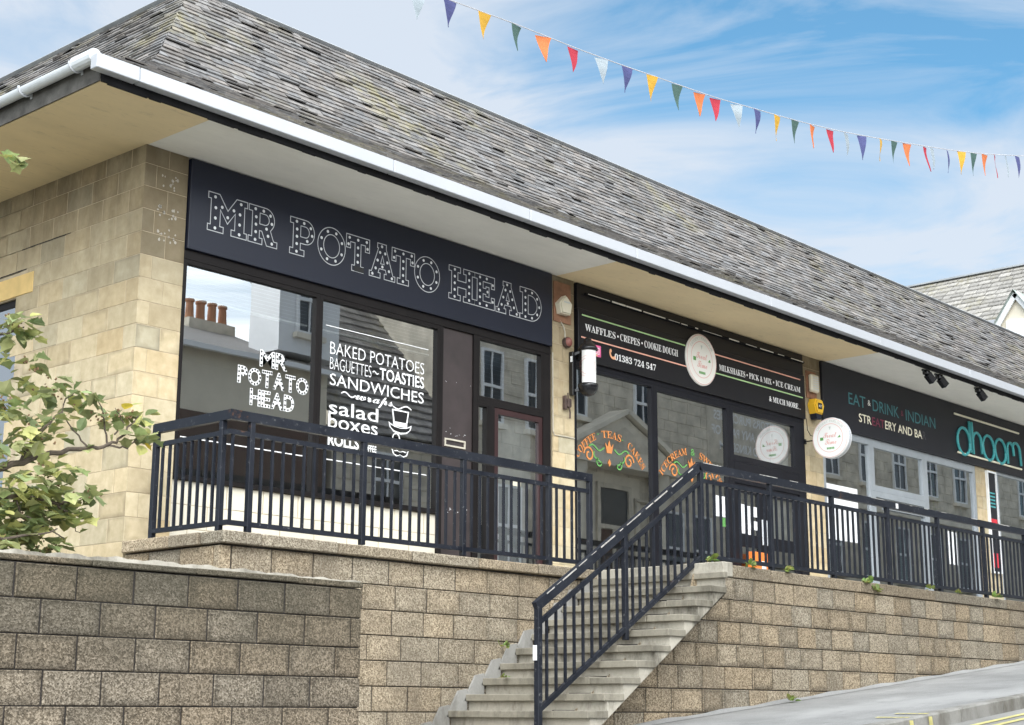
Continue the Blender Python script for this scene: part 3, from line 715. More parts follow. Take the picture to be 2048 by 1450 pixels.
b = MB(); b.cbox(7.882, 7.95, 13.475, 15.7, 5.57, 5.785, .004); b.build('lintel', M['lintel'], bd)
b = MB()
for z, a, c in ((6.053, 12.85, 13.7), (5.831, 13.62, 14.9)):       # long open crack along two bed joints
    y = a
    while y < c: b.box(7.885, 7.8895, y, y + .08, z - rnd(.002, .006), z + rnd(.002, .007)); y += .08
b.build('wall_crack', M['joint'], bd)
w = MB(); w.box(7.93, 7.97, 13.72, 13.78, 3.5, 5.56); w.box(7.93, 7.97, 15.34, 15.4, 3.5, 5.56); w.box(7.93, 7.97, 13.78, 15.34, 5.49, 5.56); w.box(7.93, 7.97, 13.78, 15.34, 3.5, 3.56); w.box(7.932, 7.968, 14.5, 14.56, 3.56, 5.49)
wf = w.build('side_window', M['frame_brown'], bd)
part('pane', M['glass'], wf, 7.945, 7.955, 13.78, 15.34, 3.56, 5.49); part('net_curtain', M['blind'], wf, 8.04, 8.05, 13.7, 15.4, 3.5, 5.56)
for i, (a, c) in enumerate(((7.889, 8.375), (13.77, 14.18), (19.50, 20.0), (25.12, 25.95), (28.6, 29.1))):
    b = MB(); z = 6.7175; k = 0
    while z > 2.6:
        cut = a + (c - a) * (0.27 if k % 2 else 0.55) * (1 if i == 0 else rnd(.9, 1.1)); e = .003
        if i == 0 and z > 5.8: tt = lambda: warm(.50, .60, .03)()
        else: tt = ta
        block_face(b, front(11.654), a, cut - e, z - .2215 + e, z - e, .004, .002, tt()); block_face(b, front(11.654), cut + e, c, z - .2215 + e, z - e, .004, .002, tt())
        z -= .2215; k += 1
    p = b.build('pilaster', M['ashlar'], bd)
    part('mortar_core', M['mortar'], p, a + .012, c - .002, 11.6532, 11.95, 2.6, 6.69)
b = MB()                                                    # old paint remnants on the corner pilaster
for _ in range(40):
    x = rnd(8.05, 8.28); z = random.choice([rnd(6.3, 6.45), rnd(6.0, 6.12), rnd(5.78, 5.93)]); s = rnd(.006, .018)
    b.face([(x + s * math.cos(t) * rnd(.6, 1.2), 11.6475, z + s * math.sin(t) * rnd(.7, 1.5)) for t in (0, 1.1, 2.1, 3.2, 4.2, 5.3)])
b.build('paint_remnant', simple('paint_remnant', (.40, .37, .32), .8, .2, 20), bd)

# roof
E0 = Vector((6.695, 10.631, 6.855))
PROF = [(0, 0), (1.2, .685), (1.6, .945), (1.80, 1.15), (2.976, 2.70)]
cum = [0]
for p, q in zip(PROF, PROF[1:]): cum.append(cum[-1] + math.hypot(q[0] - p[0], q[1] - p[1]))
def prof(s):
    s = max(0, min(cum[-1], s))
    for i in range(len(PROF) - 1):
        if s <= cum[i + 1]:
            t = (s - cum[i]) / (cum[i + 1] - cum[i]); p, q = PROF[i], PROF[i + 1]
            return p[0] + t * (q[0] - p[0]), p[1] + t * (q[1] - p[1])
    return PROF[-1]
def pn(s):
    a, c = prof(s - .03), prof(s + .03); d = Vector((c[0] - a[0], c[1] - a[1])).normalized(); return Vector((-d.y, d.x))
b = MB()
for p, q in zip(PROF, PROF[1:]):
    b.face([(E0.x + p[0], E0.y + p[0], E0.z + p[1]), (XE, E0.y + p[0], E0.z + p[1]), (XE, E0.y + q[0], E0.z + q[1]), (E0.x + q[0], E0.y + q[0], E0.z + q[1])], mi=0)
    b.face([(E0.x + p[0], 26, E0.z + p[1]), (E0.x + p[0], E0.y + p[0], E0.z + p[1]), (E0.x + q[0], E0.y + q[0], E0.z + q[1]), (E0.x + q[0], 26, E0.z + q[1])], mi=0)
T = PROF[-1]
b.face([(E0.x + T[0], E0.y + T[0], E0.z + T[1]), (XE, E0.y + T[0], E0.z + T[1]), (XE, 26, E0.z + T[1]), (E0.x + T[0], 26, E0.z + T[1])])
b.face([(XE, E0.y + o, E0.z + h) for o, h in PROF] + [(XE, 26, E0.z + T[1]), (XE, 26, E0.z), (XE, E0.y, E0.z)][:2] + [(XE, 26, 2.0), (XE, 12.1, 2.0)])
NC = 42; e = cum[-1] / NC
def slate_row(k, side):
    s0 = k * e - (.03 if k == 0 else 0); s1 = min(cum[-1], s0 + e * 1.2)
    (o0, h0), (o1, h1) = prof(s0), prof(s1)
    if k == 0: o0, h0 = -.02, -.012
    n0, n1 = pn(max(s0, 0.01)), pn(s1)
    x = 0.0; lim = (XE if side == 0 else 26) - (E0.x if side == 0 else E0.y)
    first = True; run = 0.0
    while x < lim:
        L = rnd(.13, .30); xe = min(x + L, lim)
        if xe < o0 + .04: x = xe; continue
        lo0 = max(x, o0 - .012) if first else x; lo1 = max(x, o1 - .012) if o1 > x else x
        if lo1 > xe - .005: lo1 = xe - .005
        if lo0 > xe - .01: lo0 = xe - .01
        first = False
        t0 = .012 + rnd(-.004, .008) + (rnd(.008, .022) if random.random() < .06 else 0); th = rnd(.007, .012); jl = rnd(-.012, .010); jr = jl + rnd(-.007, .007); g = .002
        v = rnd(.62, 1.25); v = v if random.random() > .06 else v * 1.25; wv = rnd(-.05, .05); tint = (v * (1 + wv), v, v * (1 - wv))
        def P(xx, o, h, n, t, j=0.0):
            oo = o + n.x * t; hh = h + n.y * t
            if j: oo -= j * n.y; hh += j * n.x
            return (E0.x + xx, E0.y + oo, E0.z + hh) if side == 0 else (E0.x + oo, E0.y + xx, E0.z + hh)
        A, B = P(lo0 + g, o0, h0, n0, t0 + th, jl), P(xe - g, o0, h0, n0, t0 + th + rnd(-.004, .004), jr)
        C, D = P(xe - g, o1, h1, n1, .006), P(lo1 + g, o1, h1, n1, .006)
        a2, b2 = P(lo0 + g, o0, h0, n0, t0 - .004, jl), P(xe - g, o0, h0, n0, t0 - .004, jr)
        fs = [(0, 1, 2, 3), (4, 5, 1, 0), (4, 0, 3), (5, 2, 1)]
        if side: fs = [tuple(reversed(f)) for f in fs]
        b.quads([A, B, C, D, a2, b2], fs, tint, 1)
        x = xe
for k in range(NC):
    slate_row(k, 0); slate_row(k, 1)
roof = b.build('roof', [M['slate_bed'], M['slate']], bd)
b = MB(); rx, ryy, rz = E0.x + T[0], E0.y + T[0], E0.z + T[1]
x = rx - .04
while x < XE:
    L = min(1.5, XE - x); b.bar((x + .004, ryy - .02, rz + .02), (x + L - .004, ryy - .02, rz + .02), .06, .012, (0, .5, 1)); x += L
b.bar((rx - .02, ryy, rz + .02), (rx - .02, 26, rz + .02), .06, .012, (.5, 0, 1))
b.build('ridge_flashing', M['lead'], roof)

# eaves: soffits, black boards, gutters
def soffit(x0, x1, y0, y1, m): part('soffit', m, bd, x0, x1, y0, y1, 6.676, 6.70)
soffit(6.755, 7.905, 10.68, 26, M['soffit_tan']); soffit(7.907, 13.85, 10.68, 11.95, M['soffit_white'])
soffit(13.852, 20.13, 10.68, 11.95, M['soffit_tan']); soffit(20.132, XE, 10.68, 11.95, M['soffit_white'])
b = MB(); b.box(6.74, XE, 10.655, 10.679, 6.66, 6.78); part('fascia_board', M['dirty_board'], bd, 6.728, 6.738, 10.68, 26, 6.67, 6.84)
x = 6.8
while x < 30: b.box(x, x + rnd(.1, .4), 10.657, 10.677, 6.655 - rnd(0, .008), 6.661); x += rnd(.3, .9)
b.build('fascia_board', M['black_board'], bd)
jx = [6.61, 7.045, 10.046, 12.108, 14.021, 16.942, 19.872, 22.8, 25.7, 28.6, 31.5, XE]
for a, c in zip(jx, jx[1:]):
    b = MB(); b.cbox(a + .006, c - .006, 10.555, 10.655, 6.722, 6.852, .006); b.build('gutter', M['white_pvc'], bd)
b = MB(); b.box(6.62, XE, 10.565, 10.645, 6.73, 6.845); b.build('gutter_liner', M['frame_grey'], bd)
b = MB()
gx, gzz = 6.66, 6.865
i0 = [(gx + .058 * math.cos(R(t)), gzz + .058 * math.sin(R(t))) for t in range(180, 361, 15)]
for p, q in zip(i0, i0[1:]):
    b.face([(p[0], 10.66, p[1]), (q[0], 10.66, q[1]), (q[0], 26, q[1]), (p[0], 26, p[1])])
    b.face([(p[0] * .92 + gx * .08, 10.66, p[1] * .92 + gzz * .08), (p[0] * .92 + gx * .08, 26, p[1] * .92 + gzz * .08), (q[0] * .92 + gx * .08, 26, q[1] * .92 + gzz * .08), (q[0] * .92 + gx * .08, 10.66, q[1] * .92 + gzz * .08)])
g = b.build('side_gutter', M['grey_pvc'], bd, smooth=True)
for y in (10.95, 11.75, 12.7, 13.7):
    b = MB(); b.tube([(gx + .066 * math.cos(R(t)), y, gzz + .066 * math.sin(R(t))) for t in range(170, 361, 19)], .012, 6); b.bar((gx + .06, y, gzz - .02), (6.735, y, gzz - .07), .03, .02)
    b.build('bracket', M['white_pvc'], g)
b = MB(); b.tube([(gx, 10.66, gzz), (gx, 10.95, gzz)], .064, 14); b.build('gutter_coupling', M['grey_pvc'], g)
for x in (21.67, 22.09, 23.48):
    b = MB(); b.cbox(x - .05, x + .05, 10.70, 10.79, 6.60, 6.674, .01); b.bar((x + .02, 10.74, 6.61), (x + .12, 10.70, 6.50), .09, .10)
    b.bar((x - .12, 10.75, 6.66), (x - .04, 10.75, 6.64), .03, .02)
    tag(b.build('floodlight', M['gloss_black'], None), {21.67: 'black floodlight under the eaves, left one of the close pair', 22.09: 'black floodlight under the eaves, right one of the close pair', 23.48: 'lone black floodlight under the eaves, farther along than the close pair'}[x], 'floodlight', 'floodlights under the eaves')

# interiors
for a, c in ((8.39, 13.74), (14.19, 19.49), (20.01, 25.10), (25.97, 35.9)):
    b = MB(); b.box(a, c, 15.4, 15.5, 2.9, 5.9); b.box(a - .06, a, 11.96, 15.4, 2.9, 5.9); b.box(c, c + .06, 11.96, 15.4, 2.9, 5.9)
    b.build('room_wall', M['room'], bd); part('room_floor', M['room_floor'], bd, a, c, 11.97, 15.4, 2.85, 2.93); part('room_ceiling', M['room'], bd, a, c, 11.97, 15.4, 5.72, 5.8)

GY = 11.69
def frame(mb, x0, x1, z0, z1, w, y0=11.655, y1=11.73):
    mb.box(x0, x0 + w, y0, y1, z0, z1); mb.box(x1 - w, x1, y0, y1, z0, z1); mb.box(x0 + w, x1 - w, y0, y1, z1 - w, z1); mb.box(x0 + w, x1 - w, y0, y1, z0, z0 + w)
def window(x0, x1, z0, z1, w, m, blind=None):
    b = MB(); frame(b, x0, x1, z0, z1, w); f = b.build('shop_window', m, bd)
    g = MB(); g.face([(x0 + w, GY, z0 + w), (x1 - w, GY, z0 + w), (x1 - w, GY, z1 - w), (x0 + w, GY, z1 - w)]); g.build('pane', M['glass'], f)
    return f
# first shopfront
part('frame_header', M['frame_brown'], bd, 8.378, 13.74, 11.65, 11.76, 5.672, 5.762)
w1 = window(8.378, 10.085, 3.575, 5.671, .042, M['frame_brown']); w2 = window(10.087, 11.855, 3.575, 5.671, .045, M['frame_brown'])
b = MB(); block_wall(b, front(11.70), 8.378, 11.855, 3.57, 2.6, .2215, .44, .006, .008, .003, warm(.95, 1.06, .02)); st_ = b.build('stall_riser', M['stall'], bd)
part('mortar_core', M['mortar'], st_, 8.378, 11.855, 11.698, 11.9, 2.6, 3.572)
pn_ = part('door_side_panel', M['panel_brown'], bd, 11.905, 12.395, 11.675, 11.74, 2.94, 5.67)
b = MB(); b.box(11.857, 11.903, 11.655, 11.74, 2.94, 5.671); b.box(12.397, 12.462, 11.655, 11.74, 2.94, 5.671); b.box(12.464, 13.60, 11.655, 11.74, 4.885, 4.945); b.box(12.645, 12.755, 11.655, 11.74, 2.94, 4.884); b.box(13.602, 13.74, 11.655, 11.74, 2.94, 5.671)
b.build('door_frame', M['frame_brown'], bd)
b = MB(); frame(b, 11.955, 12.285, 4.335, 4.425, .018, 11.662, 11.676); b.build('letterbox', M['cable'], pn_)
b = MB()
for _ in range(26):
    x = rnd(11.95, 12.36); z = random.choice([rnd(4.44, 4.56), rnd(5.05, 5.07), rnd(3.6, 3.66)]); s = rnd(.003, .010); b.face([(x, 11.673, z), (x + s * 1.8, 11.673, z + s * .3), (x + s, 11.673, z + s * 1.3)])
b.build('paint_chip', M['paper'], pn_)
w3 = window(12.464, 13.60, 4.946, 5.671, .034, M['frame_brown']); w4 = window(12.464, 12.643, 2.94, 4.884, .022, M['frame_brown'])
b = MB(); frame(b, 12.757, 13.60, 2.95, 4.883, .068, 11.665, 11.72); b.box(12.825, 13.532, 11.665, 11.72, 3.018, 3.10)
dr = b.build('door', M['door_red'], bd)
g = MB(); g.face([(12.825, GY, 3.1), (13.532, GY, 3.1), (13.532, GY, 4.815), (12.825, GY, 4.815)]); g.build('pane', M['glass'], dr)
part('door_blind', M['paper'], dr, 12.84, 13.40, 11.74, 11.75, 3.0, 4.02); part('door_blind', M['blind'], dr, 12.84, 13.52, 11.78, 11.79, 4.03, 4.80)
part('door_sticker', M['ivory'], dr, 13.08, 13.24, 11.684, 11.687, 4.02, 4.07)
part('side_drape', M['blind'], w4, 12.49, 12.56, 11.8, 11.81, 2.95, 4.8)
# added pale slats imitating streaks of reflected light at the pane tops
for f, a, c in ((w1, 8.42, 10.04), (w2, 10.13, 11.81), (w3, 12.5, 13.56)):
    b = MB(); z = 5.62
    for k in range(7 if f is not w3 else 12):
        b.quads([(a, 11.79, z - .010), (c, 11.79, z - .010), (c, 11.83, z), (a, 11.83, z)], [(0, 1, 2, 3)]); z -= .038 if f is not w3 else .05
    b.box(a, c, 11.785, 11.835, z - .02, z); b.build('streak_slats', M['blind'], f)
# vinyl lettering of the first shop
VY = GY - .004
def marquee_text(mb, txt, x0, x1, z0, z1, y, gap=.06):
    """bold capitals in white with black bulb dots along the strokes"""
    dots = {'M': [(.1, .1), (.1, .36), (.1, .62), (.1, .88), (.3, .72), (.5, .5), (.7, .72), (.9, .88), (.9, .62), (.9, .36), (.9, .1)],
            'R': [(.12, .1), (.12, .37), (.12, .64), (.12, .9), (.4, .9), (.72, .86), (.86, .68), (.72, .5), (.42, .46), (.62, .3), (.84, .1)],
            'P': [(.13, .1), (.13, .37), (.13, .64), (.13, .9), (.42, .9), (.74, .86), (.87, .67), (.72, .48), (.42, .44)],
            'O': [(.5 + .41 * math.cos(t), .5 + .41 * math.sin(t)) for t in [2 * math.pi * k / 12 for k in range(12)]],
            'T': [(.1, .9), (.3, .9), (.5, .9), (.7, .9), (.9, .9), (.5, .64), (.5, .37), (.5, .1)],
            'A': [(.1, .08), (.2, .3), (.32, .54), (.5, .88), (.68, .54), (.8, .3), (.9, .08), (.5, .28), (.42, .72), (.58, .72)],
            'H': [(.12, .1), (.12, .36), (.12, .64), (.12, .9), (.88, .1), (.88, .36), (.88, .64), (.88, .9), (.37, .5), (.63, .5)],
            'E': [(.15, .1), (.15, .36), (.15, .64), (.15, .9), (.48, .9), (.82, .9), (.48, .5), (.78, .5), (.48, .1), (.82, .1)],
            'D': [(.12, .1), (.12, .36), (.12, .64), (.12, .9), (.42, .9), (.72, .8), (.87, .5), (.72, .2), (.42, .1)]}
    wd = {'M': 1.15, 'O': 1.15, 'E': .78, 'P': .85, 'A': 1.05}
    ws = [wd.get(c, .92) for c in txt]; tot = sum(ws) + gap * (len(txt) - 1); u = (x1 - x0) / tot; x = x0
    for c, w in zip(txt, ws):
        add_text(mb, c, x, x + w * u, z0, z1, y, off=.016 if c in 'MR' else .034, mi=0)
        for dx, dz in dots[c]: disc(mb, x + dx * w * u, z0 + dz * (z1 - z0), (z1 - z0) * .068, y - .002, 7, 1)
        x += (w + gap) * u
b = MB(); marquee_text(b, 'MR', 9.36, 9.71, 4.795, 4.965, VY); marquee_text(b, 'POTATO', 9.095, 9.995, 4.59, 4.765, VY); marquee_text(b, 'HEAD', 9.255, 9.815, 4.392, 4.56, VY)
b.build('lettering', [M['white_vinyl'], M['black_vinyl']], w1)
b = MB(); b.box(8.46, 9.96, VY - .001, VY, 3.969, 3.979); b.build('vinyl_line', M['white_vinyl'], w1)
b = MB(); b.box(10.205, 11.70, VY - .001, VY, 5.367, 5.376); b.box(10.26, 11.70, VY - .001, VY, 3.976, 3.986); b.build('vinyl_line', M['white_vinyl'], w2)
b = MB()
add_text(b, 'BAKED POTATOES', 10.27, 11.64, 5.08, 5.21, VY, -.008); add_text(b, 'BAGUETTES', 10.275, 10.855, 4.922, 5.048, VY, -.014)
add_text(b, 'TOASTIES', 10.975, 11.64, 4.922, 5.052, VY, .016); ribbon(b, [(10.875 + .085 * t / 8, 4.985 + .012 * math.sin(t / 8 * 6.28)) for t in range(9)], .012, VY)
add_text(b, 'SANDWICHES', 10.278, 11.64, 4.755, 4.878, VY, .0)
add_text(b, ''.join(chr(0x1D4EA + ord(c) - 97) for c in 'wraps'), 10.64, 11.18, 4.615, 4.738, VY, .006)
ribbon(b, [(10.44 + .2 * t / 10, 4.69 + .022 * math.sin(t / 10 * 6.5)) for t in range(11)], .014, VY); ribbon(b, [(11.18 + .275 * t / 10, 4.665 - .022 * math.sin(t / 10 * 6.5)) for t in range(11)], .014, VY)
add_text(b, 'salad', 10.277, 10.968, 4.455, 4.60, VY, .004); add_text(b, 'boxes', 10.272, 10.963, 4.310, 4.462, VY, .004)
add_text(b, 'ROLLS', 10.275, 10.705, 4.13, 4.25, VY, .028); add_text(b, 'COFFEE', 10.74, 10.953, 4.13, 4.20, VY, .02)
b.build('lettering', M['white_vinyl'], w2)
b = MB()                                                     # top hat, ring and moustache outline
b.face([(x, VY, z) for x, z in [(11.165, 4.635), (11.42, 4.635), (11.39, 4.455), (11.195, 4.455)]], mi=0)
b.face([(x, VY - .001, z) for x, z in [(11.185, 4.62), (11.40, 4.62), (11.378, 4.505), (11.208, 4.505)]], mi=1)
brim = [(11.115, 4.49), (11.15, 4.475), (11.20, 4.455), (11.29, 4.443), (11.385, 4.455), (11.43, 4.475), (11.462, 4.49), (11.445, 4.435), (11.39, 4.39), (11.29, 4.372), (11.19, 4.39), (11.135, 4.435)]
b.face([(x, VY - .002, z) for x, z in brim][::1], mi=0)
b.face([(x, VY - .003, z) for x, z in [(11.29 + (x - 11.29) * .88, 4.425 + (z - 4.425) * .62) for x, z in brim]], mi=1)
ribbon(b, arc(11.235, 4.325, .05, 0, 360, 20), .012, VY, mi=0); ribbon(b, [(11.235, 4.275), (11.245, 4.24), (11.24, 4.21)], .01, VY, mi=0)
mo = [(11.17, 4.205), (11.205, 4.19), (11.25, 4.20), (11.295, 4.185), (11.34, 4.20), (11.39, 4.19), (11.425, 4.21), (11.40, 4.15), (11.35, 4.13), (11.297, 4.15), (11.245, 4.13), (11.195, 4.15)]
b.face([(x, VY, z) for x, z in mo], mi=0); b.face([(11.297 + (x - 11.297) * .84, VY - .001, 4.168 + (z - 4.168) * .66) for x, z in mo], mi=1)
b.build('hat_decal', [M['white_vinyl'], M['black_vinyl']], w2)

# second shopfront
part('frame_header', M['frame_black'], bd, 14.182, 19.498, 11.65, 11.76, 5.640, 5.695)
t1 = window(14.184, 15.80, 2.95, 5.639, .045, M['frame_black']); t2 = window(15.802, 17.545, 2.95, 5.639, .075, M['frame_black'])
t3 = window(17.547, 19.30, 4.86, 5.639, .085, M['frame_black'])
b = MB(); b.box(17.547, 17.64, 11.656, 11.74, 2.94, 4.858); b.box(19.302, 19.498, 11.656, 11.74, 2.94, 5.639); b.box(17.642, 19.3, 11.656, 11.74, 4.56, 4.858); b.build('door_frame', M['frame_black'], bd)
for a, c in ((17.642, 18.33), (18.332, 19.30)):
    b = MB(); frame(b, a, c, 2.95, 4.558, .12, 11.668, 11.72); b.box(a + .12, c - .12, 11.668, 11.72, 3.70, 3.87); d = b.build('door', M['frame_black'], bd)
    g = MB()
    for z0, z1 in ((3.07, 3.70), (3.87, 4.438)): g.face([(a + .12, GY, z0), (c - .12, GY, z0), (c - .12, GY, z1), (a + .12, GY, z1)])
    g.build('pane', M['glass'], d)
    b = MB(); b.tube([(c - .06 if a < 18 else a + .06, 11.64, 3.75), (c - .06 if a < 18 else a + .06, 11.64, 4.1)], .012, 8); b.build('handle', M['grey_pvc'], d)
    if a < 18:
        b = MB(); b.box(17.77, 17.90, 11.682, 11.686, 3.88, 4.28); b.box(17.915, 18.03, 11.682, 11.686, 3.87, 4.27); b.box(18.05, 18.20, 11.682, 11.686, 4.13, 4.27); b.box(18.05, 18.20, 11.682, 11.686, 3.95, 4.07); b.build('notice', M['paper'], d)
    else:
        part('inner_blind', M['blind'], d, a + .13, c - .13, 11.75, 11.755, 3.88, 4.43)
part('notice', M['paper'], t2, 17.21, 17.42, GY - .006, GY - .002, 4.06, 4.34); part('notice', M['green_vinyl'], t2, 17.33, 17.42, GY - .006, GY - .002, 3.93, 4.05)
part('sun_blind', M['blind'], t3, 18.75, 19.20, 11.76, 11.765, 4.95, 5.55)
def arched(mb, body, cx, cz, r, a0, a1, h, y, off=.01, mi=0):
    """capitals bent round an arc (angles in degrees from the vertical, left negative)"""
    add_text(mb, body, 0, 1, 0, 1, y, off, warp=lambda u, w: (cx + (r + h * w) * math.sin(R(a0 + (a1 - a0) * u)), cz + (r + h * w) * math.cos(R(a0 + (a1 - a0) * u))), mi=mi)
def scroll(mb, cx, cz, y):
    """crown over mirrored scrolls"""
    for s in (-1, 1):
        sp_ = [(cx + s * (.40 + .10 * (1 - t / 26) * math.cos(t * .42)), cz - .06 + .10 * (1 - t / 26) * math.sin(t * .42)) for t in range(20)]
        ribbon(mb, sp_, .024, y, mi=0)
        ribbon(mb, [(cx + s * (.40 - .30 * t / 10), cz + .04 + .03 * math.sin(t / 10 * 7)) for t in range(11)], .02, y - .001, mi=1)
        ribbon(mb, [(cx + s * (.30 - .16 * t / 10 + .07 * math.sin(t / 10 * 3.1)), cz - .01 - .13 * t / 10) for t in range(11)], .022, y - .001, mi=1)
        ribbon(mb, arc(cx + s * .20, cz - .13, .05, 0 if s < 0 else 180, (-250 if s < 0 else 430), 12), .02, y - .001, mi=1)
    mb.face([(cx + dx, y - .002, cz + dz) for dx, dz in [(-.05, 0), (.05, 0), (.085, .13), (.035, .08), (0, .17), (-.035, .08), (-.085, .13)]], mi=0)
    mb.face([(cx + dx, y - .002, cz + dz) for dx, dz in [(0, -.17), (.035, -.12), (0, -.07), (-.035, -.12)]], mi=0)
b = MB(); arched(b, ''.join(chr(0x1D400 + ord(c) - 65) for c in 'COFFEE'), 14.93, 4.02, .79, -54, -21, .095, VY, .004); arched(b, ''.join(chr(0x1D400 + ord(c) - 65) for c in 'TEAS'), 14.93, 4.02, .79, -12, 15, .095, VY, .004); arched(b, ''.join(chr(0x1D400 + ord(c) - 65) for c in 'CAKES'), 14.93, 4.02, .79, 25, 54, .095, VY, .004)
arched(b, '-', 14.90, 4.07, .79, -17.5, -15, .012, VY, .004, 1); arched(b, '-', 14.90, 4.07, .79, 18.5, 21, .012, VY, .004, 1); scroll(b, 14.90, 4.62, VY)
b.build('lettering', [M['orange_vinyl'], M['green_vinyl']], t1)
b = MB(); arched(b, ''.join(chr(0x1D400 + ord(c) - 65) for c in 'ICECREAM'), 16.66, 4.02, .79, -56, -7, .095, VY, .004); arched(b, '&', 16.66, 4.02, .79, -1, 6, .095, VY, .004, 1); arched(b, ''.join(chr(0x1D400 + ord(c) - 65) for c in 'SWEETS'), 16.66, 4.02, .79, 13, 54, .095, VY, .004); scroll(b, 16.66, 4.62, VY)
b.build('lettering', [M['orange_vinyl'], M['green_vinyl']], t2)

# third shopfront
part('frame_header', M['frame_grey'], bd, 20.002, 25.118, 11.655, 11.76, 5.640, 5.675)
d1 = window(20.002, 21.47, 2.95, 5.639, .07, M['frame_grey']); d2 = window(21.472, 23.25, 4.86, 5.639, .09, M['frame_grey']); d3 = window(23.252, 25.118, 2.95, 5.639, .085, M['frame_grey'])
d4 = window(25.952, 28.598, 2.95, 5.70, .07, M['frame_grey']); d5 = window(29.102, 35.9, 2.95, 5.70, .07, M['frame_grey'])
b = MB(); frame(b, 21.472, 23.25, 2.95, 4.858, .09); d = b.build('door', M['frame_grey'], bd)
g = MB(); g.face([(21.562, GY, 3.04), (23.16, GY, 3.04), (23.16, GY, 4.768), (21.562, GY, 4.768)]); g.build('pane', M['glass'], d)
part('push_bar', M['frame_grey'], d, 21.9, 23.16, 11.64, 11.66, 4.60, 4.64)
part('banner', M['paper'], d1, 20.03, 21.04, GY - .006, GY - .002, 4.50, 4.83); part('banner', M['paper'], d1, 20.05, 21.02, GY - .006, GY - .002, 4.0, 4.49)
part('notice', M['paper'], d3, 24.02, 24.32, GY - .006, GY - .002, 3.9, 4.45)
mb_ = MB(); frame(mb_, 25.50, 25.86, 3.85, 5.64, .03, 11.60, 11.648)
t = empty('menu_case', (25.68, 11.648, 3.85), 'tall narrow framed menu case on the pier right of the teal lettered sign', 'menu case')
mb_.build('frame', M['white_paint'], t); part('board', M['sign_char'], t, 25.53, 25.83, 11.62, 11.64, 3.88, 5.61)
b = MB(); b.box(25.55, 25.81, 11.616, 11.619, 4.62, 4.80); b.box(25.55, 25.81, 11.616, 11.619, 3.95, 4.2); b.build('red_strip', simple('signal_red', (0.65, .03, .05), .5), t)
b = MB()
for k in range(5): b.box(25.58, 25.78, 11.616, 11.619, 5.0 + .06 * k, 5.025 + .06 * k)
b.build('print_lines', M['teal'], t)
b = MB()
for i in range(4):
    for k in range(9):
        if (i + k) % 2: b.box(25.13 + .09 * i, 25.13 + .09 * i + .085, 11.643, 11.646, 3.0 + .22 * k, 3.0 + .22 * k + .21)
